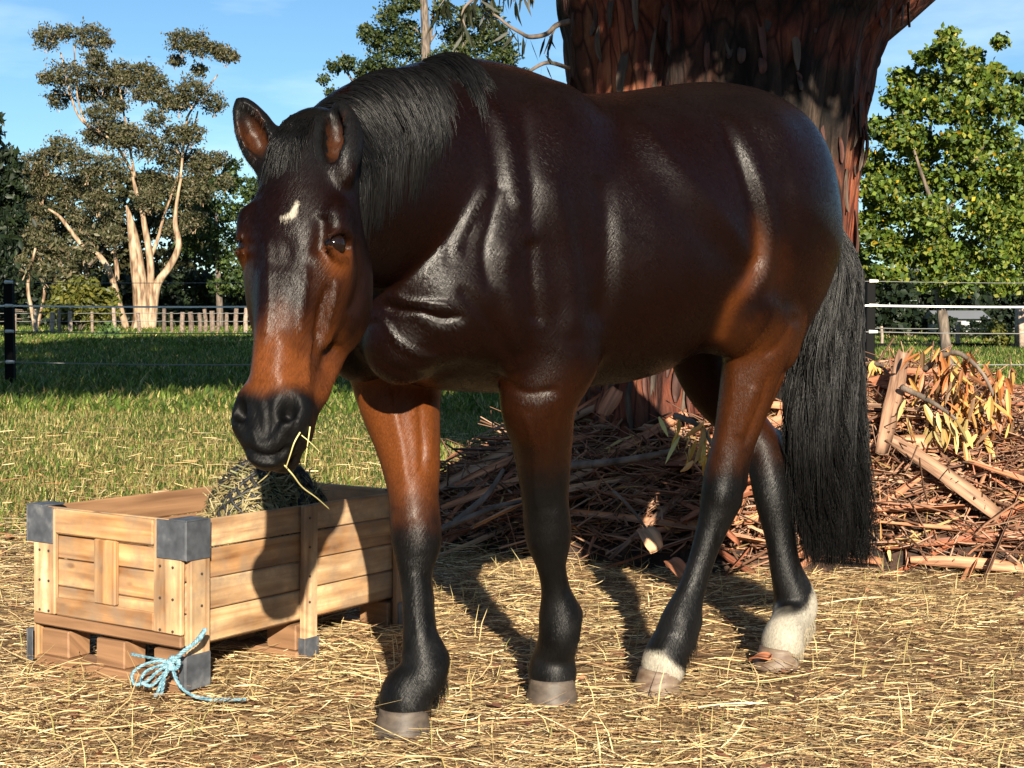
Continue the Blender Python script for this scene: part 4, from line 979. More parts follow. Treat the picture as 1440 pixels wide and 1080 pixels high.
# ---- ears (pixel tips at their own depth)
def ear(base, tip, facing, rmax):
    b = np.asarray(base); t = np.asarray(tip); d = t - b; L = np.linalg.norm(d); d = d / L
    fc = np.asarray(facing, float); fc = unit(fc - d * (fc @ d)); sd = np.cross(d, fc)
    prof = [(-.10, .85), (.08, .86), (.25, 1.0), (.45, 1.0), (.65, .86), (.82, .58), (.93, .32), (1.0, .12)]
    ps = [tuple(b + d * (u * L) - fc * (0.012 * math.sin(min(max(u, 0), 1) * 3.1))) + (rmax * 0.78 * w, 1.28) for u, w in prof]
    chain([p[:5] for p in ps], 0.025, sd)
    iw = [(.10, .50), (.28, .76), (.48, .76), (.66, .62), (.80, .38), (.90, .12)]
    ps = [tuple(b + d * (u * L) + fc * (rmax * .60 - .012 * math.sin(u * 3.1))) + (rmax * 0.9 * w, 1.0) for u, w in iw]
    chain([p[:5] for p in ps], 0.006, sd, sub=True)
_V = lambda w: np.array([np.asarray(w) @ H_E, np.asarray(w) @ H_L, w[2]])
EAR_R = (HP(377, 226, 2.97), HP(337, 141, 2.98)); EAR_L = (HP(480, 236, 2.93), HP(477, 145, 2.98))
ear(EAR_R[0], EAR_R[1], _V((-.05, -.95, .0)), .0365)
ear(EAR_L[0], EAR_L[1], _V((-.70, -.70, .0)), .038)

import openvdb as _vdb
def field_to_mesh():
    g = _vdb.FloatGrid(0.5)
    g.copyFromArray(np.ascontiguousarray(FIELD))
    pts, tris, quads = g.convertToPolygons(isovalue=0.0, adaptivity=0.0)
    return pts * HV + G0, quads
HB_V, HB_Q = field_to_mesh()
del FIELD

def smooth_verts(V, Q, it=3, lam=0.5):
    a = np.concatenate([Q[:, 0], Q[:, 1], Q[:, 2], Q[:, 3]]); b = np.concatenate([Q[:, 1], Q[:, 2], Q[:, 3], Q[:, 0]])
    i = np.concatenate([a, b]); j = np.concatenate([b, a]); n = len(V)
    cnt = np.bincount(i, minlength=n).astype(float)[:, None]
    for _ in range(it):
        av = np.stack([np.bincount(i, weights=V[j, c], minlength=n) for c in range(3)], -1) / np.maximum(cnt, 1)
        V = V + lam * (av - V)
        av = np.stack([np.bincount(i, weights=V[j, c], minlength=n) for c in range(3)], -1) / np.maximum(cnt, 1)
        V = V - (lam + 0.03) * (av - V)
    return V
def vert_normals(V, Q):
    fn = np.cross(V[Q[:, 2]] - V[Q[:, 0]], V[Q[:, 3]] - V[Q[:, 1]])
    n = np.zeros_like(V)
    for c in range(4):
        for k in range(3): n[:, k] += np.bincount(Q[:, c], weights=fn[:, k], minlength=len(V))
    return unit(n)
HB_V = smooth_verts(HB_V, HB_Q, 4)
HB_N = vert_normals(HB_V, HB_Q)
if (HB_N[np.argmax(HB_V[:, 2])] @ np.array([0, 0, 1.])) < 0: HB_Q = HB_Q[:, ::-1].copy(); HB_N = -HB_N

# ---- muscle, tendon and vein relief: strokes laid on the left/front surface, each a line of points with width and height in metres
def seen(V, Nn):
    """photo pixel and depth of surface points, and how squarely each faces the near side"""
    Wp = toW(V) - np.array([0, 0, CAMH]); f = np.array(_fw); u = np.array(_up)
    z = Wp @ f
    nw = Nn[:, :1] * H_E + Nn[:, 1:2] * H_L + Nn[:, 2:3] * np.array([0, 0, 1.])
    facing = -(nw * unit(Wp)).sum(-1)
    return np.stack([720 + FPX * Wp[:, 0] / z, 540 - FPX * (Wp @ u) / z], -1), z, facing
PX, PZ, PF = seen(HB_V, HB_N)
def stroke_dist(pts):
    P = catmull(np.array(pts, float), len(pts) * 6)
    lo, hi = P.min(0) - 60, P.max(0) + 60
    idx = np.where((PX[:, 0] > lo[0]) & (PX[:, 0] < hi[0]) & (PX[:, 1] > lo[1]) & (PX[:, 1] < hi[1]) & (PF > 0.05))[0]
    q = PX[idx]; best = np.full(len(idx), 1e9); tt = np.zeros(len(idx))
    for i in range(len(P) - 1):
        a, b = P[i], P[i + 1]; d = b - a; t = np.clip(((q - a) @ d) / (d @ d + 1e-9), 0, 1)
        D = np.linalg.norm(q - a - t[:, None] * d, axis=1); m = D < best
        best[m] = D[m]; tt[m] = (i + t[m]) / (len(P) - 1)
    return idx, best * PZ[idx] / FPX, tt
def stroke(pts, width, amp, zmin=0, zmax=99, ends=0.18, gain=.68):
    idx, d, t = stroke_dist(pts)
    k = np.exp(-(d / width) ** 2) * amp * gain * sstep(0.0, ends, t) * sstep(0.0, ends, 1 - t) * np.clip(PF[idx] * 2.5, 0, 1)
    k = k * ((PZ[idx] > zmin) & (PZ[idx] < zmax))
    HB_V[idx] += HB_N[idx] * k[:, None]
BODY = dict(zmin=3.15)
stroke([(1005, 148), (1030, 200), (1052, 260), (1066, 320), (1060, 372), (1035, 410)], .022, -.016, **BODY)     # groove in front of the haunch
stroke([(1020, 150), (1048, 205), (1072, 270), (1084, 330), (1078, 380), (1050, 425)], .024, .010, **BODY)
stroke([(868, 132), (905, 180), (950, 235), (1000, 285), (1040, 340), (1045, 375)], .030, .012, **BODY)          # edge of the loin and flank
stroke([(850, 150), (890, 215), (940, 280), (990, 330), (1030, 385)], .040, -.010, **BODY)
stroke([(1095, 230), (1105, 300), (1100, 370), (1085, 430)], .030, -.007, **BODY)                                # hamstring line
stroke([(1120, 440), (1100, 480), (1070, 500)], .014, -.008, **BODY)
stroke([(768, 225), (786, 300), (800, 370), (806, 430), (800, 480)], .030, .013, **BODY)                         # back edge of shoulder and triceps
stroke([(840, 240), (852, 320), (850, 400), (836, 465)], .026, -.013, **BODY)
stroke([(695, 140), (712, 200), (722, 260), (728, 300)], .014, .008, **BODY)                                     # spine of the shoulder blade
stroke([(680, 150), (692, 215), (702, 275)], .018, -.008, **BODY)
stroke([(735, 150), (742, 215), (748, 280), (742, 330)], .018, -.009, **BODY)
stroke([(690, 255), (668, 290), (648, 330), (640, 370)], .012, .008, **BODY)
stroke([(705, 250), (690, 310), (680, 360), (690, 410)], .016, -.009, **BODY)
stroke([(715, 330), (712, 390), (722, 450), (735, 500)], .022, .009, **BODY)
stroke([(745, 330), (748, 400), (755, 460)], .018, -.010, **BODY)
stroke([(538, 425), (560, 436), (590, 438), (625, 448), (655, 440)], .009, -.012, **BODY)                        # folds of the breast
stroke([(540, 412), (575, 424), (610, 428), (640, 430)], .009, .009, **BODY)
stroke([(508, 452), (530, 446), (545, 460), (560, 480), (600, 500), (635, 490)], .010, .007, **BODY)
stroke([(510, 492), (545, 515), (590, 528), (630, 520), (665, 505)], .012, -.008, **BODY)
stroke([(640, 400), (670, 430), (700, 470), (720, 520)], .016, -.008, **BODY)
stroke([(690, 520), (715, 540), (745, 552), (790, 545)], .012, -.009, **BODY)                                    # crease above the left fore arm
stroke([(590, 560), (592, 600), (594, 640), (592, 668)], .008, -.008, **BODY)                                    # right fore arm muscles
stroke([(545, 545), (556, 590), (566, 640), (572, 690)], .014, .007, **BODY)
stroke([(606, 565), (606, 610), (602, 650)], .010, .006, **BODY)
stroke([(735, 575), (748, 620), (752, 680), (756, 720)], .010, .006, **BODY)
stroke([(775, 570), (777, 620), (778, 680), (780, 725)], .009, -.006, **BODY)
stroke([(1082, 520), (1072, 560), (1056, 600), (1044, 630)], .008, -.009, **BODY)                                # hollow above the left hock
stroke([(1030, 480), (1030, 540), (1020, 600), (1008, 650)], .018, .006, **BODY)
stroke([(1062, 540), (1046, 580), (1036, 615)], .012, .006, **BODY)
stroke([(598, 800), (604, 850), (608, 900)], .006, -.006, **BODY)                                                # tendon lines on the cannons
stroke([(580, 795), (584, 850), (586, 895)], .008, .004, **BODY)
stroke([(788, 795), (798, 840)], .006, -.005, **BODY)
stroke([(1016, 730), (1004, 780), (988, 830)], .006, -.006, **BODY)
stroke([(1112, 730), (1120, 780), (1124, 820)], .006, -.006, **BODY)
stroke([(566, 735), (585, 729), (606, 735)], .012, .002, **BODY); stroke([(566, 777), (586, 782), (606, 777)], .010, -.002, **BODY)
stroke([(752, 728), (770, 723), (790, 728)], .012, .002, **BODY); stroke([(754, 765), (772, 769), (790, 765)], .010, -.002, **BODY)
FACE = dict(zmax=3.12, gain=1.35)
stroke([(465, 395), (452, 430), (446, 470), (440, 515)], .007, -.006, **FACE)                                    # facial crest and vein
stroke([(476, 390), (466, 430), (455, 470)], .006, .004, **FACE)
stroke([(440, 470), (432, 510), (432, 545)], .006, .0035, **FACE)
stroke([(455, 300), (452, 330), (446, 360)], .014, -.006, **FACE)                                                # hollow above the eye
stroke([(376, 330), (378, 380), (378, 430), (372, 490)], .008, .004, **FACE)
stroke([(432, 370), (426, 420), (420, 470)], .008, .004, **FACE)
stroke([(404, 330), (402, 400), (396, 480)], .016, -.003, **FACE)
stroke([(350, 560), (362, 590), (370, 625)], .010, -.004, **FACE)
stroke([(352, 600), (360, 618), (362, 630)], .006, .003, **FACE); stroke([(400, 590), (392, 612), (388, 630)], .006, .003, **FACE)
stroke([(376, 560), (377, 590), (376, 622)], .007, -.0035, **FACE); stroke([(418, 585), (412, 605), (405, 622)], .005, -.003, **FACE)
stroke([(500, 330), (508, 370), (505, 410), (492, 445)], .010, -.005, **FACE)
stroke([(342, 626), (356, 638), (375, 643), (395, 639), (410, 624)], .006, -.009, **FACE)                       # mouth
stroke([(346, 634), (360, 648), (376, 652), (394, 648)], .008, .005, **FACE)
HB_N = vert_normals(HB_V, HB_Q)
PX, PZ, PF = seen(HB_V, HB_N)

# ---- coat colour by region (dark bay: black points, rust where the coat thins, white sock, coronet and star)
def noise3(P, f, seed=0):
    """cheap smooth value noise"""
    q = P * f + seed * 17.31; i = np.floor(q).astype(np.int64); u = q - i; u = u * u * (3 - 2 * u)
    def h(ix, iy, iz):
        n = (ix * 374761393 + iy * 668265263 + iz * 2147483647 + seed * 1013904223) & 0xffffffff
        n = ((n ^ (n >> 13)) * 1274126177) & 0xffffffff
        return ((n ^ (n >> 16)) & 0xffff) / 65535.0
    r = 0
    for dx in (0, 1):
        for dy in (0, 1):
            for dz in (0, 1):
                w = (u[:, 0] if dx else 1 - u[:, 0]) * (u[:, 1] if dy else 1 - u[:, 1]) * (u[:, 2] if dz else 1 - u[:, 2])
                r = r + w * h(i[:, 0] + dx, i[:, 1] + dy, i[:, 2] + dz)
    return r
_nz = noise3(HB_V, 14, 1) * .6 + noise3(HB_V, 35, 2) * .4
C_BAY = np.array([.0046, .0011, .0006]); C_RUST = np.array([.125, .036, .0080]); C_BLK = np.array([.0034, .0033, .0034]); C_WHT = np.array([.34, .31, .25]); C_GRY = np.array([.016, .0155, .016])
HC = np.repeat(C_BAY[None], len(HB_V), 0)
def paint(mask, c):
    global HC
    HC = HC * (1 - mask[:, None]) + np.asarray(c) * mask[:, None]
def near_seg(P, a, b):
    a = np.asarray(a); b = np.asarray(b); d = b - a; t = np.clip(((P - a) @ d) / (d @ d), 0, 1)
    return np.linalg.norm(P - a - t[:, None] * d, axis=1), t
# head frame coordinates of every vertex
_hq = (HB_V - HO) @ _R3.T / HSC; hs_, hn_, hu_ = _hq.T
_dNk, _ = near_seg(HB_V, NK[-2][:3], NK[-1][:3])
is_head = (np.abs(hs_) < .16) & (hn_ > -.30) & (hn_ < .07) & (hu_ > -.20) & (hu_ < .74) & (HB_V[:, 0] > .60)
# legs: rust on the fore arms and gaskins, black below
def limb(P, ax, lo, hi, rmax):
    """height mask along one limb"""
    d, best = np.full(len(HB_V), 9.), None
    for i in range(len(ax) - 1):
        dd, _t = near_seg(HB_V, ax[i, :3], ax[i + 1, :3]); d = np.minimum(d, dd - ax[i, 3])
    return (d < rmax)
def zband(z0, z1): return sstep(z0 - .03 + 0 * _nz, z1, HB_V[:, 2] + (_nz - .5) * .06)
axs = {'LF': catmull(LF, 30), 'RF': catmull(RF, 30), 'LH': catmull(LH, 30), 'RH': catmull(RH, 30)}
onl = {k: limb(HB_V, v, 0, 1, .03) for k, v in axs.items()}
for k, (zr, zb) in {'RF': (.90, .63), 'LF': (.86, .72), 'LH': (.99, .70), 'RH': (1.0, .70)}.items():
    m = onl[k] & (HB_V[:, 2] < zr + .12)
    up = 1 - sstep(zr - .06, zr + .10, HB_V[:, 2] + (_nz - .5) * .10)
    paint(np.where(m, up * {'RF': .85, 'LH': .28, 'LF': .10, 'RH': .18}[k], 0), C_RUST)
    dn = 1 - sstep(zb - .16, zb + .06, HB_V[:, 2] + (_nz - .5) * .10)
    paint(np.where(m, dn, 0), C_BLK)
    dn2 = 1 - sstep(.30, .50, HB_V[:, 2])
    paint(np.where(m, dn2 * np.clip(_nz * 1.6 - .5, 0, 1) * .45, 0), C_GRY)
# rear of thigh and flank fold: warm brown
for c, r, amt in (((-0.66, .24, 1.00), .11, .18), ((-0.92, .26, 1.08), .22, .03), ((-1.06, .22, 1.22), .22, .06), ((-0.72, .28, 1.18), .13, .08)):
    d = np.linalg.norm(HB_V - np.array(c), axis=1)
    paint((1 - sstep(r * .3, r, d + (_nz - .5) * .08)) * amt, C_RUST)
_i, _dd, _tt = stroke_dist([(1060, 290), (1068, 330), (1066, 365), (1050, 400), (1028, 430), (1014, 470)]); _mk = np.zeros(len(HB_V)); _mk[_i] = np.exp(-(_dd / .020) ** 2) * .38 * sstep(0, .3, _tt) * (PZ[_i] > 3.2); paint(_mk, C_RUST * 1.1)
paint(sstep(1.5, 1.68, HB_V[:, 2] + (_nz - .5) * .05) * .6 * (~is_head), C_BLK * 1.4)
_dp = np.linalg.norm(HB_V - (np.array(NK[-1][:3]) + np.array([0, 0, .12])), axis=1); paint(1 - sstep(.08, .16, _dp), C_BLK * 1.3)
# head: rust sides and lower nose, dark muzzle, black rim
hm = is_head.astype(float)
rust = sstep(.34, .50, hu_ + (_nz - .5) * .10) * (1 - sstep(.535, .575, hu_ + .10 * np.abs(hs_) * 4 * 0))
paint(hm * rust * .80, C_RUST * 1.05)
paint(hm * sstep(.045, .09, np.abs(hs_)) * sstep(.16, .26, hu_) * (1 - sstep(.46, .56, hu_)) * (1 - sstep(-.06, -.16, hn_) * .75) * .28, C_RUST * .65)
paint(hm * (1 - sstep(.02, .05, np.linalg.norm(_hq - np.array([.108, -.035, .245]), axis=1))) * .38, C_RUST * 1.3)
paint(hm * (1 - sstep(.02, .05, np.linalg.norm(_hq - np.array([-.108, -.045, .235]), axis=1))) * .38, C_RUST * 1.2)
paint(hm * sstep(.520, .565, hu_ + (_nz - .5) * .02 + hn_ * .25 * 0 + np.abs(hs_) * .3), C_BLK * 1.25)
paint(hm * sstep(-.02, -.10, hu_), C_BLK * 1.3)
for s in (1, -1):
    _dn, _ = near_seg(_hq, np.array([s * .060, .0, .553]), np.array([s * .044, -.002, .592])); paint(hm * (1 - sstep(.010, .024, _dn)) * .9, C_BLK * .5)
# star
stx = np.stack([hs_ * 1.0, hu_], -1)
def star_d(a, b): 
    a = np.array(a); b = np.array(b); d = b - a; t = np.clip(((PX - a) @ d) / (d @ d), 0, 1); return np.linalg.norm(PX - a - t[:, None] * d, axis=1) - (4.0 - 2.2 * t)
_sdst = np.minimum(star_d((412, 301), (418, 284)), star_d((411, 302), (396, 307))) + (_nz - .5) * 7
paint(hm * (PF > .2) * (1 - sstep(-1.0, 2.2, _sdst)), C_WHT * .95)
# ears: warm inside low down, dark rims
for (b_, t_) in (EAR_R, EAR_L):
    d, tt = near_seg(HB_V, b_, t_)
    m = (d < .055) & (tt > .02)
    inner = m * sstep(.0, .3, tt) * (1 - sstep(.45, .85, tt)) * sstep(.25, .6, PF)
    paint(m * 1.0 * .9, C_BLK * 1.5); paint(inner * (d < .030) * .55, C_RUST * .50)
# white markings
def leg_t(k):
    ax = axs[k]; bd = np.full(len(HB_V), 9.); bt = np.zeros(len(HB_V))
    for i in range(len(ax) - 1):
        dd, t = near_seg(HB_V, ax[i, :3], ax[i + 1, :3]); m = dd < bd; bd[m] = dd[m]; bt[m] = (i + t[m]) / (len(ax) - 1)
    return bd, bt
_d, _t = leg_t('RH')
_bk = np.clip((np.interp(HB_V[:, 2], axs['RH'][::-1, 2], axs['RH'][::-1, 0]) - HB_V[:, 0]) / .05, -1, 1)
paint((_d < .11) * (1 - sstep(-.012, .014, HB_V[:, 2] - .180 - .035 * _bk + (_nz - .5) * .05)), C_WHT)
_d, _t = leg_t('LH')
_fr = np.clip((HB_V[:, 0] - np.interp(HB_V[:, 2], axs['LH'][::-1, 2], axs['LH'][::-1, 0])) / .05, -1, 1.2)
paint((_d < .11) * (1 - sstep(-.010, .010, HB_V[:, 2] - .064 - .038 * _fr + (_nz - .5) * .03)), C_WHT)
HC = HC * (0.82 + 0.36 * (_nz[:, None]))
HC = np.clip(HC, 0.0003, 0.9)
HR = np.full(len(HB_V), .272); HR[is_head] = .34; HR = np.where(is_head & (hu_ > .52), .45, HR)
for k in onl: HR = np.where(onl[k] & (HB_V[:, 2] < .95), .29 + .06 * (1 - sstep(.5, .9, HB_V[:, 2])), HR)
HC = np.concatenate([HC, HR[:, None]], 1)

# ---- horse materials
m_coat, nt, b = mat_new('bay coat')
vc = N(nt, 'ShaderNodeVertexColor', layer_name='Col')
tc = N(nt, 'ShaderNodeTexCoord')
mp0 = N(nt, 'ShaderNodeMapping'); mp0.inputs['Rotation'].default_value = (0, math.radians(-52), 0); nt.links.new(tc.outputs['Object'], mp0.inputs[0])
mp = N(nt, 'ShaderNodeMapping'); mp.inputs['Scale'].default_value = (26, 210, 210)
nt.links.new(mp0.outputs[0], mp.inputs[0])
hn = N(nt, 'ShaderNodeTexNoise', in_Scale=1.0, in_Detail=4.0, in_Roughness=.65); nt.links.new(mp.outputs[0], hn.inputs['Vector'])
n2 = N(nt, 'ShaderNodeTexNoise', in_Scale=16.0, in_Detail=4.0); nt.links.new(tc.outputs['Object'], n2.inputs['Vector'])
cr = ramp(nt, [(.25, (.62, .62, .62)), (.75, (1.35, 1.35, 1.35))], hn.outputs['Fac'])
nt.links.new(mixc(nt, 'MULTIPLY', 1.0, vc.outputs[0], cr.outputs[0]), b.inputs['Base Color'])
rr = N(nt, 'ShaderNodeMapRange', in_1=.3, in_2=.7, in_3=-.06, in_4=.08); nt.links.new(n2.outputs['Fac'], rr.inputs[0])
ra_ = N(nt, 'ShaderNodeMath', operation='ADD'); nt.links.new(rr.outputs[0], ra_.inputs[0]); nt.links.new(vc.outputs['Alpha'], ra_.inputs[1]); nt.links.new(ra_.outputs[0], b.inputs['Roughness'])
sp_ = N(nt, 'ShaderNodeMapRange', in_1=.25, in_2=.45, in_3=.19, in_4=.11); nt.links.new(vc.outputs['Alpha'], sp_.inputs[0]); nt.links.new(sp_.outputs[0], b.inputs['Specular IOR Level'])
b.inputs['Sheen Weight'].default_value = 0.0
bn = bump(nt, None, hn.outputs['Fac'], .50, .0030)
bump(nt, b, n2.outputs['Fac'], .09, .010, bn)
m_eye, nt, b = mat_new('eye'); b.inputs['Base Color'].default_value = (.008, .004, .003, 1); b.inputs['Roughness'].default_value = .07; b.inputs['Specular IOR Level'].default_value = .35
m_hoof, nt, b = mat_new('hoof horn')
tc = N(nt, 'ShaderNodeTexCoord'); mp = N(nt, 'ShaderNodeMapping'); mp.inputs['Scale'].default_value = (30, 30, 55); nt.links.new(tc.outputs['Object'], mp.inputs[0])
hn = N(nt, 'ShaderNodeTexNoise', in_Scale=1.0, in_Detail=5.0); nt.links.new(mp.outputs[0], hn.inputs['Vector'])
hr = ramp(nt, [(.3, (.042, .031, .023)), (.7, (.095, .072, .054))], hn.outputs['Fac']); nt.links.new(hr.outputs[0], b.inputs['Base Color']); b.inputs['Roughness'].default_value = .6
bump(nt, b, hn.outputs['Fac'], .5, .004)
m_hoofw, nt, b = mat_new('pale hoof horn')
tc = N(nt, 'ShaderNodeTexCoord'); mp = N(nt, 'ShaderNodeMapping'); mp.inputs['Scale'].default_value = (26, 26, 60); nt.links.new(tc.outputs['Object'], mp.inputs[0])
hn = N(nt, 'ShaderNodeTexNoise', in_Scale=1.0, in_Detail=5.0); nt.links.new(mp.outputs[0], hn.inputs['Vector'])
hr = ramp(nt, [(.3, (.085, .045, .027)), (.5, (.135, .092, .062)), (.7, (.19, .145, .10))], hn.outputs['Fac']); nt.links.new(hr.outputs[0], b.inputs['Base Color']); b.inputs['Roughness'].default_value = .6
bump(nt, b, hn.outputs['Fac'], .5, .004)
def hair_mat(name, base, rough=.36, spec=.22):
    m, nt, b = mat_new(name)
    vc = N(nt, 'ShaderNodeVertexColor', layer_name='Col')
    nt.links.new(mixc(nt, 'MULTIPLY', 1.0, vc.outputs[0], base), b.inputs['Base Color'])
    b.inputs['Roughness'].default_value = rough; b.inputs['Specular IOR Level'].default_value = spec
    return m
m_mane = hair_mat('black hair', (.0034, .0031, .0031)); m_feath = hair_mat('pale leg hair', (.40, .345, .25), .6, .2)

HORSE = empty('horse', tuple(H_W), math.atan2(H_E[1], H_E[0]))
tag(HORSE, 'large dark bay horse with a white star and black mane, nosing into the wooden crate', 'horse')
BODY_O = mesh('body', HB_V, HB_Q.astype(np.int32), m_coat, HORSE, True, HC)

# ---- short coat hair: fine slivers lying along the growth of the coat
def make_coat_hair(n):
    Q = HB_Q; a_ = np.linalg.norm(np.cross(HB_V[Q[:, 2]] - HB_V[Q[:, 0]], HB_V[Q[:, 3]] - HB_V[Q[:, 1]]), axis=1)
    fc = np.clip(PF[Q].mean(1), 0, 1)                                  # more hair on the sides that face the camera
    w = a_ * (.25 + fc); f = RNG.choice(len(Q), n, p=w / w.sum()); uv = RNG.random((n, 2))
    q = HB_V[Q[f]]; P = (q[:, 0] * (1 - uv[:, :1]) + q[:, 1] * uv[:, :1]) * (1 - uv[:, 1:]) + (q[:, 3] * (1 - uv[:, :1]) + q[:, 2] * uv[:, :1]) * uv[:, 1:]
    vi = Q[f, 0]; Nn = HB_N[vi]; col = HC[vi, :3]
    flow = np.repeat(np.array([[-.75, 0., -.66]]), n, 0)
    lg = (1 - sstep(.75, 1.0, P[:, 2]))[:, None]; flow = flow * (1 - lg) + np.array([[-.1, 0., -1.]]) * lg
    hd = is_head[vi]; flow[hd] = _R3[2] + .25 * _R3[0] * np.sign(hs_[vi][hd])[:, None]
    flow = flow + (np.stack([noise3(P, 7, 5), noise3(P, 7, 6), noise3(P, 7, 7)], -1) - .5) * .9 + RNG.normal(0, .10, (n, 3))
    flow = unit(flow - Nn * (flow * Nn).sum(-1, keepdims=True))
    keep = ~(hd & (hu_[vi] > .535)); P, Nn, flow, col = P[keep], Nn[keep], flow[keep], col[keep]; n = len(P)
    L = (.007 + .008 * RNG.random(n))[:, None]; s = np.cross(Nn, flow); s = unit(s + Nn * RNG.normal(0, .13, (n, 1))); wd = .00050
    V = np.stack([P - s * wd - Nn * .0006, P + s * wd - Nn * .0006, P + flow * L + Nn * (L * (.05 + .09 * RNG.random((n, 1))))], 1).reshape(-1, 3)
    o = mesh('coat_hair', V, np.arange(n * 3).reshape(-1, 3).astype(np.int32), m_fur, HORSE, False, np.repeat(col * (.6 + .9 * RNG.random((n, 1))), 3, 0))
    o['kind'] = 'stuff'
m_fur = hair_mat('short coat hair', (1., 1., 1.), .44, .13)
make_coat_hair(460000)

# ---- hooves
def hoof(px, py, toe_w, ln, wd, ht, mat, name='hoof'):
    g = np.array(on_ground(px, py)); t = np.array([toe_w[0], toe_w[1], 0.]); t /= np.linalg.norm(t); s = np.array([-t[1], t[0], 0.])
    V = []; n = 28; lv = [(0, 1.05, 0.0), (.14, 1.02, .0), (.5, .93, -.15), (.85, .88, -.25), (1.0, .87, -.29), (1.07, .74, -.30)]
    for zf, sc, sh in lv:
        for k in range(n):
            a = 2 * math.pi * k / n
            x = math.cos(a); y = math.sin(a)
            toe = x if x > 0 else x * .80
            hz = ht * zf * (1.0 if x > 0 else 1.0 + .38 * x) 
            p = g + t * (toe * ln * .5 * sc + sh * ht * .62) + s * (y * wd * .5 * sc) + np.array([0, 0, hz - .013])
            V.append(p)
    F = []
    for r in range(len(lv) - 1):
        for k in range(n):
            k2 = (k + 1) % n; F.append((r * n + k, r * n + k2, (r + 1) * n + k2, (r + 1) * n + k))
    F.append(tuple(range(n - 1, -1, -1))); F.append(tuple(range((len(lv) - 1) * n, len(lv) * n)))
    return mesh(name, toH(np.array(V)), F, mat, HORSE, True)
for k_, m_ in (('RF', m_hoof), ('LF', m_hoof), ('LH', m_hoofw), ('RH', m_hoofw)):
    (hx, hy), tw_, ln_, wd_, ht_ = HOOF[k_]; hoof(hx, hy, tw_, ln_, wd_, ht_, m_)

# ---- eyes
for s in (1, -1):
    bm = bmesh.new(); bmesh.ops.create_uvsphere(bm, u_segments=24, v_segments=16, radius=.0250 * HSC)
    me = bpy.data.meshes.new('eye'); bm.to_mesh(me); bm.free()
    for p in me.polygons: p.use_smooth = True
    o = link('eye', me, HORSE, m_eye); o.location = Vector(hp(s * .0950, -.031, .217))

# ---- hair strands: rows of points swept into thin three-sided tubes
def strands(name, paths, rad, mat, parent, shade):
    """paths: (S, K, 3); rad: (S, K); shade: (S,)"""
    P = np.asarray(paths, float); S, K, _ = P.shape
    T = np.empty_like(P); T[:, 1:-1] = P[:, 2:] - P[:, :-2]; T[:, 0] = P[:, 1] - P[:, 0]; T[:, -1] = P[:, -1] - P[:, -2]
    T = unit(T); ref = unit(np.cross(T, unit(RNG.normal(size=(S, 1, 3))))); bi = np.cross(T, ref)
    V = np.stack([P + (ref * math.cos(a) + bi * math.sin(a)) * rad[..., None] for a in (0, 2.094, 4.189)], 2)   # S,K,3,3
    idx = np.arange(S * K * 3).reshape(S, K, 3); Q = []
    for k in range(3):
        k2 = (k + 1) % 3
        Q.append(np.stack([idx[:, :-1, k], idx[:, :-1, k2], idx[:, 1:, k2], idx[:, 1:, k]], -1).reshape(-1, 4))
    col = np.repeat(np.asarray(shade, float), K * 3, axis=0)
    if col.ndim == 1: col = np.stack([col] * 3, -1)
    return mesh(name, V.reshape(-1, 3), np.concatenate(Q).astype(np.int32), mat, parent, True, col)
NKF = catmull(np.array(NK), 200)
def neck_at(t):
    i = np.clip(t, 0, 1) * 199; j = np.clip(i.astype(int), 0, 198); u = (i - j)[:, None]
    c = NKF[j] * (1 - u) + NKF[j + 1] * u; d = unit(NKF[j + 1, :3] - NKF[j, :3]); d[:, 2] *= 1
    sd = unit(np.stack([-d[:, 1], d[:, 0], 0 * d[:, 0]], -1)); up = unit(np.cross(d, sd)); up = np.where(up[:, 2:3] < 0, -up, up)
    return c, d, sd, up
def make_mane():
    S, K = 14000, 12
    t = RNG.beta(1.05, 1.0, S) * .93 - .03
    cl = np.round(t * 30 + RNG.normal(0, .45, S)) / 30                     # locks
    c, d, sd, up = neck_at(t * .65 + cl * .35)
    ra = c[:, 3]; rb = c[:, 3] * c[:, 4]
    # length along the arc: long near the poll, short at the withers
    Lm = np.interp(t, [0, .15, .30, .45, .60, .75, .88, 1.0], [.12, .20, .25, .30, .33, .31, .27, .20])
    lockv = np.sin(cl * 311.7) * .5 + .5
    L = Lm * (.78 + .25 * RNG.random(S)) * (.90 + .16 * lockv)
    lift = (.006 + .010 * RNG.random(S) + .016 * (np.sin(cl * 733.1) * .5 + .5)) * np.interp(t, [0, .2, .7, 1], [.7, 1.0, 1.0, .5])
    drift = np.interp(t, [0, .3, .6, 1], [-.10, -.06, -.03, -.10]) + (lockv - .5) * .14 + RNG.normal(0, .02, S)
    ph0 = RNG.normal(-.02, .05, S)
    P = np.zeros((S, K, 3))
    for k in range(K):
        s = k / (K - 1) * L
        rr = (ra + rb) * .5
        ph = ph0 + np.minimum(s / (ra * .62 + rb * .38), 1.18)
        rest = np.maximum(s - 1.18 * (ra * .62 + rb * .38), 0)
        off = .006 + lift * np.sin(np.clip(k / (K - 1) * 2.2 + .55, 0, 3.1))
        p = c[:, :3] + up * ((ra + off) * np.cos(ph))[:, None] + sd * ((rb + off) * np.sin(ph))[:, None] + d * (drift * s)[:, None]
        p[:, 2] -= rest
        P[:, k] = p
    P += (np.sin(np.linspace(0, 5, K))[None, :, None] * RNG.normal(0, .0025, (S, 1, 3)))
    r = (.0006 + .0006 * RNG.random(S))[:, None] * np.interp(np.linspace(0, 1, K), [0, .1, .7, 1], [1.2, 1.2, 1, .25])[None]
    return strands('mane', P, r, m_mane, HORSE, .7 + .7 * RNG.random(S))
make_mane()
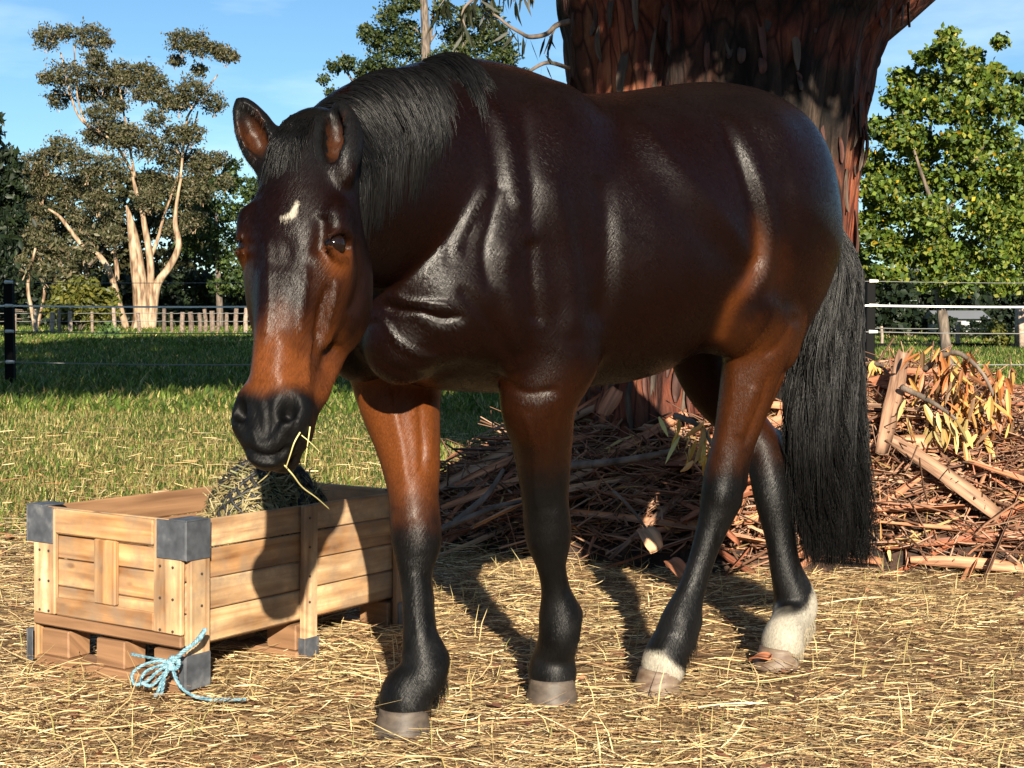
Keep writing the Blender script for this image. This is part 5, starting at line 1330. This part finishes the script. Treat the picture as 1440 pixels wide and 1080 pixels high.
def make_forelock():
    S, K = 420, 10
    root = np.array(hp(0, -.03, -.03))
    P = np.zeros((S, K, 3)); a = np.clip(RNG.normal(-.010, .015, S), -.045, .030); L = .07 + .17 * RNG.random(S) ** 2.4; sp = RNG.normal(-.10, .16, S)
    for k in range(K):
        u = k / (K - 1)
        ss = a + sp * u * L
        uu = -.085 + u * L
        nn = .012 + .010 * np.sin(u * 3) + np.abs(RNG.normal(0, .002, S)) - .6 * np.maximum(-uu - .0, 0) - 4.0 * ss ** 2
        P[:, k] = HO + (ss[:, None] * _R3[0] + nn[:, None] * _R3[1] + uu[:, None] * _R3[2]) * HSC
    r = (.0010 + .0006 * RNG.random(S))[:, None] * np.linspace(1.1, .25, K)[None]
    return strands('forelock', P, r, m_mane, HORSE, .7 + .6 * RNG.random(S))
make_forelock()
def make_tail():
    S, K = 9000, 14
    # centre line and half width given where the tail hangs behind the left haunch
    cen = [(1181, 365, 4.40), (1176, 430, 4.40), (1163, 500, 4.39), (1160, 570, 4.38), (1164, 640, 4.37), (1171, 720, 4.37), (1178, 790, 4.37)]
    C_ = catmull(np.array([(-1.06, .0, 1.60), (-1.155, .01, 1.50), (-1.20, .05, 1.37)] + [tuple(HP(*c)) for c in cen]), 60); wdt = np.interp(np.linspace(0, 1, 60), [0, .12, .28, .40, .52, .65, .80, .92, 1], [.03, .05, .055, .075, .105, .125, .122, .118, .105])
    R_ = unit(np.array([np.array([1., 0, 0]) @ H_E, np.array([1., 0, 0]) @ H_L, 0])); B_ = unit(np.array([np.array([0, 1., 0]) @ H_E, np.array([0, 1., 0]) @ H_L, 0]))
    th = RNG.random(S) * 2 * math.pi; rad = np.sqrt(RNG.random(S)); q = np.stack([np.cos(th) * rad, np.sin(th) * rad], -1)
    lock = np.round(q * 5 + RNG.normal(0, .25, q.shape)) / 5; q = q * .55 + lock * .45
    end = .60 + .42 * RNG.random(S) ** .6; start = RNG.random(S) ** 1.5 * .30
    wav = RNG.normal(0, 1, (S, 2)); ph = (lock @ np.array([5.1, 9.7])) + RNG.normal(0, .35, S)
    P = np.zeros((S, K, 3))
    for k in range(K):
        u = start + (end - start) * k / (K - 1)
        i = u * 59; j = np.clip(i.astype(int), 0, 58); f = (i - j)[:, None]
        c = C_[j] * (1 - f) + C_[j + 1] * f; w = np.interp(u, np.linspace(0, 1, 60), wdt)
        wob = .013 * np.sin(u * 19 + ph) + .006 * np.sin(u * 41 + ph * 2.3) * np.clip(u * 2, 0, 1)
        ww = w * np.interp(k / (K - 1), [0, .15, 1], [.35, .8, 1.0])
        P[:, k] = c + R_ * (q[:, 0] * ww + wob + wav[:, 0] * .006 * u)[:, None] + B_ * (q[:, 1] * ww * .55 + wob * .5)[:, None]
    r = (.0008 + .0009 * RNG.random(S))[:, None] * np.interp(np.linspace(0, 1, K), [0, .7, 1], [1.2, 1, .3])[None]
    return strands('tail', P, r, m_mane, HORSE, .55 + 1.1 * RNG.random(S) ** 2)
make_tail()
def feather(ax, t0, t1, n, ln, mat, shade, back=(-1, 0, 0), name='fetlock_hair', spread=1.0, r0=.0012):
    """hair behind a fetlock"""
    K = 6; t = t0 + (t1 - t0) * RNG.random(n); i = t * (len(ax) - 1); j = np.clip(i.astype(int), 0, len(ax) - 2); f = (i - j)[:, None]
    c = ax[j] * (1 - f) + ax[j + 1] * f; bk = np.array(back, float); bk /= np.linalg.norm(bk); sd = np.array([-bk[1], bk[0], 0])
    a = RNG.normal(0, .75 * spread, n); dirv = bk[None] * np.cos(a)[:, None] + sd[None] * np.sin(a)[:, None]
    P = np.zeros((n, K, 3)); L = ln * (.5 + .7 * RNG.random(n))
    for k in range(K):
        u = k / (K - 1)
        P[:, k] = c[:, :3] + dirv * (c[:, 3] * .90 + L * .24 * math.sin(u * 1.6))[:, None] + np.array([0, 0, -1.])[None] * (L * u * (.45 + .55 * u))[:, None] + RNG.normal(0, .0015, (n, 3))
    r = np.full((n, 1), r0) * np.linspace(1.1, .3, K)[None]
    return strands(name, P, np.repeat(r, n, 0) if r.shape[0] == 1 else r, mat, HORSE, shade)
feather(axs['RF'], .76, .90, 700, .060, m_mane, np.full(700, 1.0), spread=.7, r0=.0008)
feather(axs['LF'], .74, .86, 450, .040, m_mane, np.full(450, 1.0), spread=.6, r0=.0007)
feather(axs['LH'], .75, .88, 700, .050, m_mane, np.full(700, 1.0), spread=.7, r0=.0008)
feather(axs['RH'], .85, .94, 1500, .035, m_feath, .60 + .35 * RNG.random(1500), spread=3.0, r0=.0010)
feather(axs['LH'], .86, .94, 500, .022, m_feath, .60 + .35 * RNG.random(500), back=(1, 0, 0), spread=.8, r0=.0009)
feather(axs['RH'], .74, .90, 2600, .055, m_feath, .60 + .35 * RNG.random(2600), spread=1.5, r0=.0011)
# =================================================================== heap of shed bark round the trunk
def pile_h(X, Y):
    """height of the heap at a ground point"""
    u = (X - 1.75) / 2.35; v = (Y - 7.0) / 1.25
    h = .64 * np.clip(1 - (np.abs(u) ** 2.4 + np.abs(v) ** 2.2), 0, 1) ** .62
    h = h * np.interp(X, [-.6, .0, .6, 1.2, 1.9, 2.6, 3.4, 4.2], [.25, .85, 1.0, 1.0, .98, 1.0, .92, .6])
    n = fbm(np.stack([X, Y], -1), 1.6, 3, 61) - .5
    return np.maximum(h * (1 + n * .7), 0)
xs_ = np.linspace(-.9, 4.6, 130); ys_ = np.linspace(5.6, 8.5, 80); gx_, gy_ = np.meshgrid(xs_, ys_)
hz = pile_h(gx_.ravel(), gy_.ravel()) * .92 - .03
V = np.stack([gx_.ravel(), gy_.ravel(), hz], -1); nx_, ny_ = len(xs_), len(ys_); ii = (np.arange(ny_ - 1)[:, None] * nx_ + np.arange(nx_ - 1)[None]).ravel()
m_litter, nt, b = mat_new('bark litter')
tc = N(nt, 'ShaderNodeTexCoord'); n1 = N(nt, 'ShaderNodeTexNoise', in_Scale=22.0, in_Detail=6.0); nt.links.new(tc.outputs['Object'], n1.inputs['Vector'])
g1 = ramp(nt, [(.35, (.010, .006, .0045)), (.6, (.06, .03, .018)), (.75, (.16, .08, .045))], n1.outputs['Fac']); nt.links.new(g1.outputs[0], b.inputs['Base Color']); b.inputs['Roughness'].default_value = .9; bump(nt, b, n1.outputs['Fac'], 1.0, .05)
PILE = empty('bark_heap', (1.75, 7.0, 0)); tag(PILE, 'heap of fine bark litter, twigs and dead leaves around the big trunk', 'heap', kind='stuff')
_po = np.array([1.75, 7.0, 0])
mesh('litter_mound', V - _po, np.stack([ii, ii + 1, ii + 1 + nx_, ii + nx_], -1).astype(np.int32), m_litter, PILE, True)
def pile_pts(n, front=.0):
    out = np.zeros((0, 2))
    while len(out) < n:
        X = -.7 + 5.0 * RNG.random(n * 2); Y = 5.75 + 2.4 * RNG.random(n * 2) ** 1.2
        k = (pile_h(X, Y) > .02) & ((X - TX) ** 2 + (Y - TY) ** 2 > .7 ** 2); out = np.concatenate([out, np.stack([X[k], Y[k]], -1)])
    return out[:n]
# fine twigs
S = 5200; xy = pile_pts(S); z = pile_h(xy[:, 0], xy[:, 1]); d = RNG.normal(size=(S, 3)) * np.array([1, .7, .33]); d = unit(d); L = (.06 + .22 * RNG.random(S) ** 2)[:, None]
c0 = np.concatenate([xy, (z + .01 + .05 * RNG.random(S))[:, None]], 1) - _po
P = np.stack([c0 - d * L, c0 - d * L * .3 + RNG.normal(0, .006, (S, 3)), c0 + d * L * .3 + RNG.normal(0, .006, (S, 3)), c0 + d * L], 1)
m_twig = hair_mat('twigs', (.9, .9, .9), .75, .2) if 'hair_mat' in globals() else None
def twig_mesh(name, P, rad, col, parent):
    S, K, _ = P.shape; T = np.gradient(P, axis=1); T = unit(T); ref = unit(np.cross(T, unit(RNG.normal(size=(S, 1, 3))))); bi = np.cross(T, ref)
    V = np.stack([P + (ref * math.cos(a) + bi * math.sin(a)) * rad[:, None, None] for a in (0, 2.094, 4.189)], 2); idx = np.arange(S * K * 3).reshape(S, K, 3); Q = []
    for k in range(3):
        k2 = (k + 1) % 3; Q.append(np.stack([idx[:, :-1, k], idx[:, :-1, k2], idx[:, 1:, k2], idx[:, 1:, k]], -1).reshape(-1, 4))
    return mesh(name, V.reshape(-1, 3), np.concatenate(Q).astype(np.int32), m_leafdry, parent, True, np.repeat(col, K * 3, 0))
m_leafdry = leaf_mat('dry litter', .65, .1, .25)
tag(twig_mesh('twigs', P, .0025 + .004 * RNG.random(S) ** 2, pick([(.20, .10, .06), (.30, .16, .10), (.13, .075, .05), (.40, .25, .17)], S), PILE), kind='stuff')
# dead gum leaves and bark chips
S = 9000; xy = pile_pts(S); z = pile_h(xy[:, 0], xy[:, 1]); d = unit(RNG.normal(size=(S, 3)) * np.array([1, .8, .5])); L = (.03 + .10 * RNG.random(S) ** 1.5)[:, None]
c0 = np.concatenate([xy, (z + .01 + .06 * RNG.random(S))[:, None]], 1) - _po
P = np.stack([c0 - d * L, c0 + RNG.normal(0, .006, (S, 3)), c0 + d * L], 1)
tag(strips('dead_leaves', P, .005 + .012 * RNG.random(S), unit(RNG.normal(size=(S, 3))), pick([(.42, .20, .11), (.30, .12, .07), (.50, .34, .14), (.45, .26, .16), (.16, .085, .055)], S), m_leafdry, PILE, (.3, 1, .2)), kind='stuff')
# bark strips, each a thing of its own
m_strip, nt, b = mat_new('shed bark strip')
tc = N(nt, 'ShaderNodeTexCoord'); mp = N(nt, 'ShaderNodeMapping'); mp.inputs['Scale'].default_value = (5, 70, 20); nt.links.new(tc.outputs['Object'], mp.inputs[0])
oi = N(nt, 'ShaderNodeObjectInfo'); n1 = N(nt, 'ShaderNodeTexNoise', in_Scale=1.0, in_Detail=6.0); nt.links.new(mp.outputs[0], n1.inputs['Vector'])
r1 = ramp(nt, [(0, (.17, .062, .035)), (.2, (.38, .150, .080)), (.4, (.48, .235, .125)), (.6, (.31, .105, .05)), (.8, (.56, .36, .22)), (1, (.22, .135, .095))], oi.outputs['Random'])
r2 = ramp(nt, [(.34, (.40, .35, .33)), (.66, (1.25, 1.2, 1.15))], n1.outputs['Fac'])
nt.links.new(mixc(nt, 'MULTIPLY', 1.0, r1.outputs[0], r2.outputs[0]), b.inputs['Base Color']); b.inputs['Roughness'].default_value = .6; b.inputs['Specular IOR Level'].default_value = .3
bump(nt, b, n1.outputs['Fac'], .6, .004)
rs_ = random.Random(21)
_bl = [rs_.uniform(.45, 1.5) for _ in range(22)]
BS = [bark_strip_mesh(_bl[q_], rs_.uniform(.028, .075), rs_.uniform(.8, 2.8), rs_.uniform(-.03, .10), rs_.uniform(-1.6, 1.6), .004, 11, 3, rs_.uniform(.2, .7)) for q_ in range(22)]
for me, l_ in zip(BS, _bl): me['len'] = l_
for me in BS: me.materials.append(m_strip)
def place_strip(me, p, X, up, s=1.0, sw=1.0, label=None, group=None):
    o = bpy.data.objects.new('bark_strip', me); COL.objects.link(o)
    X = Vector(X).normalized(); up = Vector(up); Z = (up - X * up.dot(X)).normalized(); Y = Z.cross(X); M = Matrix((X, Y, Z)).transposed().to_4x4() @ Matrix.Diagonal((s, s * sw, s * sw, 1)); M.translation = Vector(p); o.matrix_world = M
    tag(o, label or 'long curled reddish bark strip lying loose on the heap by the trunk', 'bark strip', group or ('loose bark strips on the heap' if not label else None))
    return o
ZONES = ((.55, 'in the heap under the belly'), (1.45, 'on the heap left of the tail'), (2.05, 'on the heap just right of the tail'), (2.75, 'on the heap below the leafy tree'), (99, 'on the heap at the right edge'))
xy = pile_pts(285)
for k in range(285):
    X, Y = xy[k]; z = float(pile_h(np.array([X]), np.array([Y]))[0])
    a = rs_.gauss(0, .55) + (math.pi if rs_.random() < .5 else 0); sl = rs_.gauss(0, .16)
    # follow the slope of the heap along the strip
    dx, dy = math.cos(a), math.sin(a) * .8
    z2 = float(pile_h(np.array([X + dx * .2]), np.array([Y + dy * .2]))[0]); z1 = float(pile_h(np.array([X - dx * .2]), np.array([Y - dy * .2]))[0])
    dzv = (z2 - z1) / .4 * .8 + sl; s_ = rs_.uniform(.5, 1.0); L_ = BS[k % len(BS)].get('len', .7) * s_
    tilt = dzv * (1 if dx > 0 else -1)
    lie = 'lying level' if abs(tilt) < .12 else ('dipping to the left' if tilt > 0 else 'dipping to the right')
    where = next(w_ for x_, w_ in ZONES if X < x_); band = 'high' if z > .42 else ('low' if z < .18 else 'midway')
    lab = ('long' if L_ > .62 else 'short') + ' bark strip ' + lie + ', ' + band + ' ' + where
    place_strip(BS[k % len(BS)], (X, Y, z + rs_.uniform(.0, .06)), (dx, dy, dzv), (rs_.gauss(0, .5), rs_.gauss(-.5, .5), rs_.choice((1, 1, 1, -1))), s_, rs_.uniform(.8, 1.25), lab, lab)
def strip_px(p0, p1, d0, d1, w, label, curl=1.2, bow=.02, up=(0, -1, .6)):
    A, B = np.array(at(p0[0], p0[1], d0)), np.array(at(p1[0], p1[1], d1)); L = float(np.linalg.norm(B - A))
    me = bark_strip_mesh(L, w, curl, bow, .5, .006, 10, 3, .3); me.materials.append(m_strip)
    return place_strip(me, (A + B) / 2, B - A, up, 1, 1, label)
strip_px((1268, 496), (1240, 640), 6.45, 6.0, .075, 'tall bark strip standing upright out of the heap beside the tail')
strip_px((1248, 618), (1405, 728), 6.05, 5.8, .075, 'long smooth pink bark strip slanting down across the front of the heap')
strip_px((1218, 548), (1300, 552), 6.5, 6.45, .14, 'broad pale pink slab of bark near the top of the heap', .7)
strip_px((1225, 590), (1290, 596), 6.3, 6.3, .10, 'short pale pink slab of bark under the broad one', .7)
strip_px((1215, 632), (1335, 626), 6.1, 6.15, .085, 'orange bark strip lying level behind the foot of the upright strip', 1.4)
strip_px((1225, 758), (1370, 768), 6.0, 6.0, .07, 'long red bark strip lying along the bottom of the heap', 1.4)
strip_px((1400, 742), (1460, 722), 6.0, 6.0, .09, 'pale bark strip at the right edge, bottom of the heap', 1.2)
strip_px((1280, 790), (1440, 800), 5.8, 5.75, .05, 'thin bark strip on the straw in front of the heap', 1.4)
strip_px((1335, 722), (1380, 765), 5.95, 5.85, .06, 'dark red bark strip bent over the bottom of the heap', 1.4)
strip_px((1100, 780), (1240, 790), 5.8, 5.8, .04, 'thin bark strip on the straw below the tail', 1.4)
strip_px((905, 745), (925, 775), 5.6, 5.5, .08, 'small orange bark piece lit up in the shadow under the belly', .8, .02)
strip_px((940, 790), (965, 812), 5.4, 5.3, .06, 'small pink bark piece at the edge of the shadow between the hind legs', .8, .02)
strip_px((848, 585), (868, 548), 6.3, 6.35, .075, 'bright orange bark piece leaning against the foot of the trunk', .6, .01)
strip_px((1055, 930), (1085, 926), 4.25, 4.2, .03, 'small red bark chip in the straw by the white sock', .6, .01, (0, -.3, 1))
strip_px((1400, 548), (1470, 560), 7.6, 7.6, .07, 'red bark strip on the grass at the right edge', 1.2)
strip_px((1395, 572), (1460, 566), 7.3, 7.3, .08, 'second red bark strip on the grass at the right edge', 1.2)
# dead branches with hanging dry leaves
def dry_branch(label, pts, d, leaves, spread, cols):
    P = [np.array(at(x, y, d + dd)) for x, y, dd in pts]; b0 = P[0].copy(); root = empty('dry_branch', tuple(b0)); tag(root, label, 'branch')
    Q = catmull(np.array(P), len(P) * 5) - b0; mb = MB(); mb.tube(Q, list(np.linspace(.016, .006, len(Q))), 7); mb.build('stem', m_bark_dark, root, True)
    mats = []
    for c in cols:
        m, nt, b = mat_new('dry leaf'); b.inputs['Base Color'].default_value = (*c, 1); b.inputs['Roughness'].default_value = .55; mats.append(m)
    me0 = []
    for m in mats:
        for v in range(2):
            L, w = rs_.uniform(.07, .115), rs_.uniform(.008, .013); cu = rs_.uniform(-.03, .03); K = 5; V = []; F = []
            for k in range(K + 1):
                u = k / K; ww = w * math.sin(math.pi * min(u * .85 + .12, 1)) ; V += [(-ww, cu * u * u, -L * u), (0, cu * u * u - ww * .35, -L * u), (ww, cu * u * u, -L * u)]
            for k in range(K): F += [(k * 3, k * 3 + 1, k * 3 + 4, k * 3 + 3), (k * 3 + 1, k * 3 + 2, k * 3 + 5, k * 3 + 4)]
            me = bpy.data.meshes.new('leaf'); me.from_pydata(V, [], F); me.materials.append(m); me0.append(me)
    for k in range(leaves):
        p = Q[rs_.randrange(len(Q) // 5, len(Q))] + np.array([rs_.gauss(0, spread), rs_.gauss(0, spread * .6), rs_.uniform(-spread * 2.2, spread * .5)])
        o = link('leaf', me0[k % len(me0)], root); o.location = p; o.rotation_euler = (rs_.gauss(0, .45), rs_.gauss(.1, .45), rs_.uniform(0, 6.28)); s = rs_.uniform(.7, 1.35); o.scale = (s, s, s)
dry_branch('dead branch with hanging golden leaves on top of the heap at the right', [(1300, 520, .1), (1330, 498, 0), (1355, 500, -.05), (1385, 530, -.1), (1402, 570, -.1)], 6.2, 150, .085, [(.44, .21, .05), (.36, .13, .04), (.50, .30, .09), (.24, .10, .04), (.13, .07, .03)])
dry_branch('dead branch with drooping yellow leaves between the upright strip and the golden one', [(1268, 545, .1), (1300, 560, 0), (1325, 575, -.05), (1345, 590, -.1)], 6.1, 44, .06, [(.52, .36, .12), (.44, .24, .08), (.34, .26, .10)])
dry_branch('dead sprig with yellow leaves between the hind legs', [(950, 585, .1), (970, 592, 0), (990, 605, -.05), (1000, 625, -.1)], 5.95, 40, .05, [(.60, .42, .08), (.50, .30, .10), (.55, .48, .16)])
dry_branch('dead sprig with small yellow leaves beside the tail and fence post', [(1210, 520, .1), (1225, 512, 0), (1240, 516, -.05), (1252, 530, -.1)], 6.7, 22, .045, [(.58, .36, .10), (.48, .28, .10)])
# dead branches lying in the shade in front of the trunk
def stick(label, pts, r):
    P = [np.array(at(*q)) for q in pts]; P = [np.array([p[0], p[1], max(p[2], .015)]) for p in P]; b0 = P[0].copy()
    Q = catmull(np.array(P), len(P) * 5) - b0; mb = MB(); mb.tube(Q, list(np.linspace(r, r * .5, len(Q))), 8); o = mb.build('fallen_stick', m_bark_dark, None, True); o.location = b0
    tag(o, label, 'stick')
stick('dark stick slanting up from the shade left of the near fore leg', [(640, 735, 6.0), (668, 712, 6.0), (690, 690, 6.05), (708, 660, 6.1)], .018)
stick('dark forked stick lying in the shade behind the far fore leg', [(618, 745, 5.9), (660, 728, 5.9), (700, 712, 5.95), (735, 705, 6.0)], .016)
stick('long dark stick lying level in the shade under the belly', [(800, 655, 6.1), (860, 650, 6.1), (920, 640, 6.05), (950, 632, 6.0)], .02)
stick('thin bent twig standing in the shade behind the near fore leg', [(862, 690, 5.9), (888, 716, 5.85), (912, 748, 5.8), (930, 775, 5.75)], .008)
# =================================================================== straw and hay trodden over the ground
def straw_layer(name, n, y0, y1, l0, l1, w0, w1, label, cols, pw=1.0, lift=.03, half=.42, gcut=.9):
    XY = scatter(n, y0, y1, half, pw); g = grassiness(XY); keep = RNG.random(n) > g * gcut; XY = XY[keep]; n = len(XY)
    clump = fbm(XY, 1.4, 3, 71); keep = RNG.random(n) < .25 + 1.3 * np.clip(clump - .22, 0, 1); XY = XY[keep]; n = len(XY)
    a = RNG.normal(0, .75, n); L = l0 + (l1 - l0) * RNG.random(n) ** 2.2; dz = RNG.normal(0, .10, n) + .18 * (RNG.random(n) < .05)
    d = np.stack([np.cos(a), np.sin(a), dz], -1); bend = RNG.normal(0, .10, (n, 1)) * L[:, None]
    z = ground_z(XY) + .004 + lift * RNG.random(n) ** 1.5 + np.abs(dz) * L * .5; c0 = np.concatenate([XY, z[:, None]], 1); sd = np.stack([-np.sin(a), np.cos(a), 0 * a], -1)
    P = np.stack([c0 - d * L[:, None] * .5, c0 - d * L[:, None] * .17 + sd * bend, c0 + d * L[:, None] * .17 + sd * bend, c0 + d * L[:, None] * .5], 1)
    P[:, :, 2] = np.maximum(P[:, :, 2], ground_z(P[:, 1, :2])[:, None] + .002)
    side = unit(sd + np.array([0, 0, 1.]) * RNG.normal(0, .6, (n, 1)))
    o = strips(name, P, w0 + (w1 - w0) * RNG.random(n), side, pick(cols, n), m_straw, None, (.8, 1, 1, .6))
    return tag(o, label, 'straw', kind='stuff')
ST = [(.76, .56, .28), (.60, .42, .20), (.84, .68, .40), (.45, .29, .145), (.31, .185, .095), (.48, .39, .19)]
straw_layer('straw_litter', 190000, 3.0, 7.6, .015, .09, .0015, .0034, 'short chopped straw trodden over the bare ground around the hooves', ST + [(.20, .12, .06), (.17, .10, .055)], 1.1, .018)
straw_layer('loose_straw', 13000, 3.0, 7.2, .06, .28, .0018, .0034, 'long loose straw stalks strewn in front of the horse', ST, 1.1, .04)
straw_layer('dry_grass_litter', 26000, 6.0, 12.5, .05, .20, .004, .008, 'dry straw and dead leaves fading out into the paddock grass', ST + [(.30, .14, .07)], 1.2, .06, .42, .72)
# dry stubble standing in the foreground
XY = scatter(2600, 3.1, 6.6, .42, 1.0); keep = RNG.random(len(XY)) < fbm(XY, 1.0, 3, 81) ** 1.5; XY = XY[keep]; n = len(XY)
h = .03 + .10 * RNG.random(n) ** 2; a = RNG.random(n) * 6.283; bd = h * .8 * RNG.random(n); z = ground_z(XY)
P = np.stack([np.stack([XY[:, 0] + np.cos(a) * bd * u * u, XY[:, 1] + np.sin(a) * bd * u * u, z + h * u], -1) for u in (0, .5, 1)], 1)
tag(strips('stubble', P, .0022 + .002 * RNG.random(n), unit(np.stack([np.ones(n), RNG.normal(0, .5, n), 0 * a], -1)), pick([(.55, .42, .20), (.36, .29, .12), (.24, .22, .08), (.46, .38, .18)], n), m_straw), 'thin dry stubble standing among the trodden straw', 'straw', kind='stuff')
# fallen leaves and bark scraps on the straw
n = 500; XY = scatter(n, 3.2, 7.0, .42, 1.0); d = unit(RNG.normal(size=(n, 3)) * np.array([1, 1, .15])); L = (.015 + .03 * RNG.random(n))[:, None]; c0 = np.concatenate([XY, (ground_z(XY) + .015)[:, None]], 1)
P = np.stack([c0 - d * L, c0 + np.array([0, 0, .006]), c0 + d * L], 1)
tag(strips('leaf_scraps', P, .010 + .014 * RNG.random(n), unit(np.cross(d, np.array([0, 0, 1.])) + RNG.normal(0, .2, (n, 3))), pick([(.26, .10, .055), (.16, .07, .045), (.34, .17, .09)], n), m_leafdry, None, (.3, 1, .2)), 'small brown leaf and bark scraps dotted over the straw', 'leaf litter', kind='stuff')
# single stalks held in the lips of the horse
def stalk(label, pts, r=.0022):
    r *= .68
    P = catmull(np.array([np.array(at(*q)) for q in pts]), len(pts) * 5); b0 = P[0].copy(); mb = MB(); mb.tube(P - b0, list(np.linspace(r, r * .7, len(P))), 6)
    m = bpy.data.materials.get('hay stalk')
    if m is None:
        m, nt, b = mat_new('hay stalk'); b.inputs['Base Color'].default_value = (.62, .55, .24, 1); b.inputs['Roughness'].default_value = .5
    o = mb.build('hay_stalk', m, None, True); o.location = b0; tag(o, label, 'hay stalk')
stalk('long bent hay stalk hanging from the lips to the crate rim', [(398, 652, 2.80), (412, 668, 2.82), (425, 685, 2.86), (445, 700, 2.92), (463, 716, 3.0)], .0026)
stalk('short hay stalk poking out of the left corner of the mouth', [(422, 608, 2.76), (414, 622, 2.75), (408, 640, 2.76), (402, 658, 2.78)], .0024)
stalk('hay stalk hanging straight down beside the chin', [(436, 600, 2.80), (433, 622, 2.80), (428, 655, 2.82)], .0022)
stalk('thin hay stalk sticking out sideways from the mouth', [(424, 612, 2.76), (436, 622, 2.76), (450, 636, 2.78)], .0016)
stalk('hay stalk dangling under the lower lip towards the net', [(384, 654, 2.80), (376, 668, 2.82), (362, 680, 2.86)], .0024)
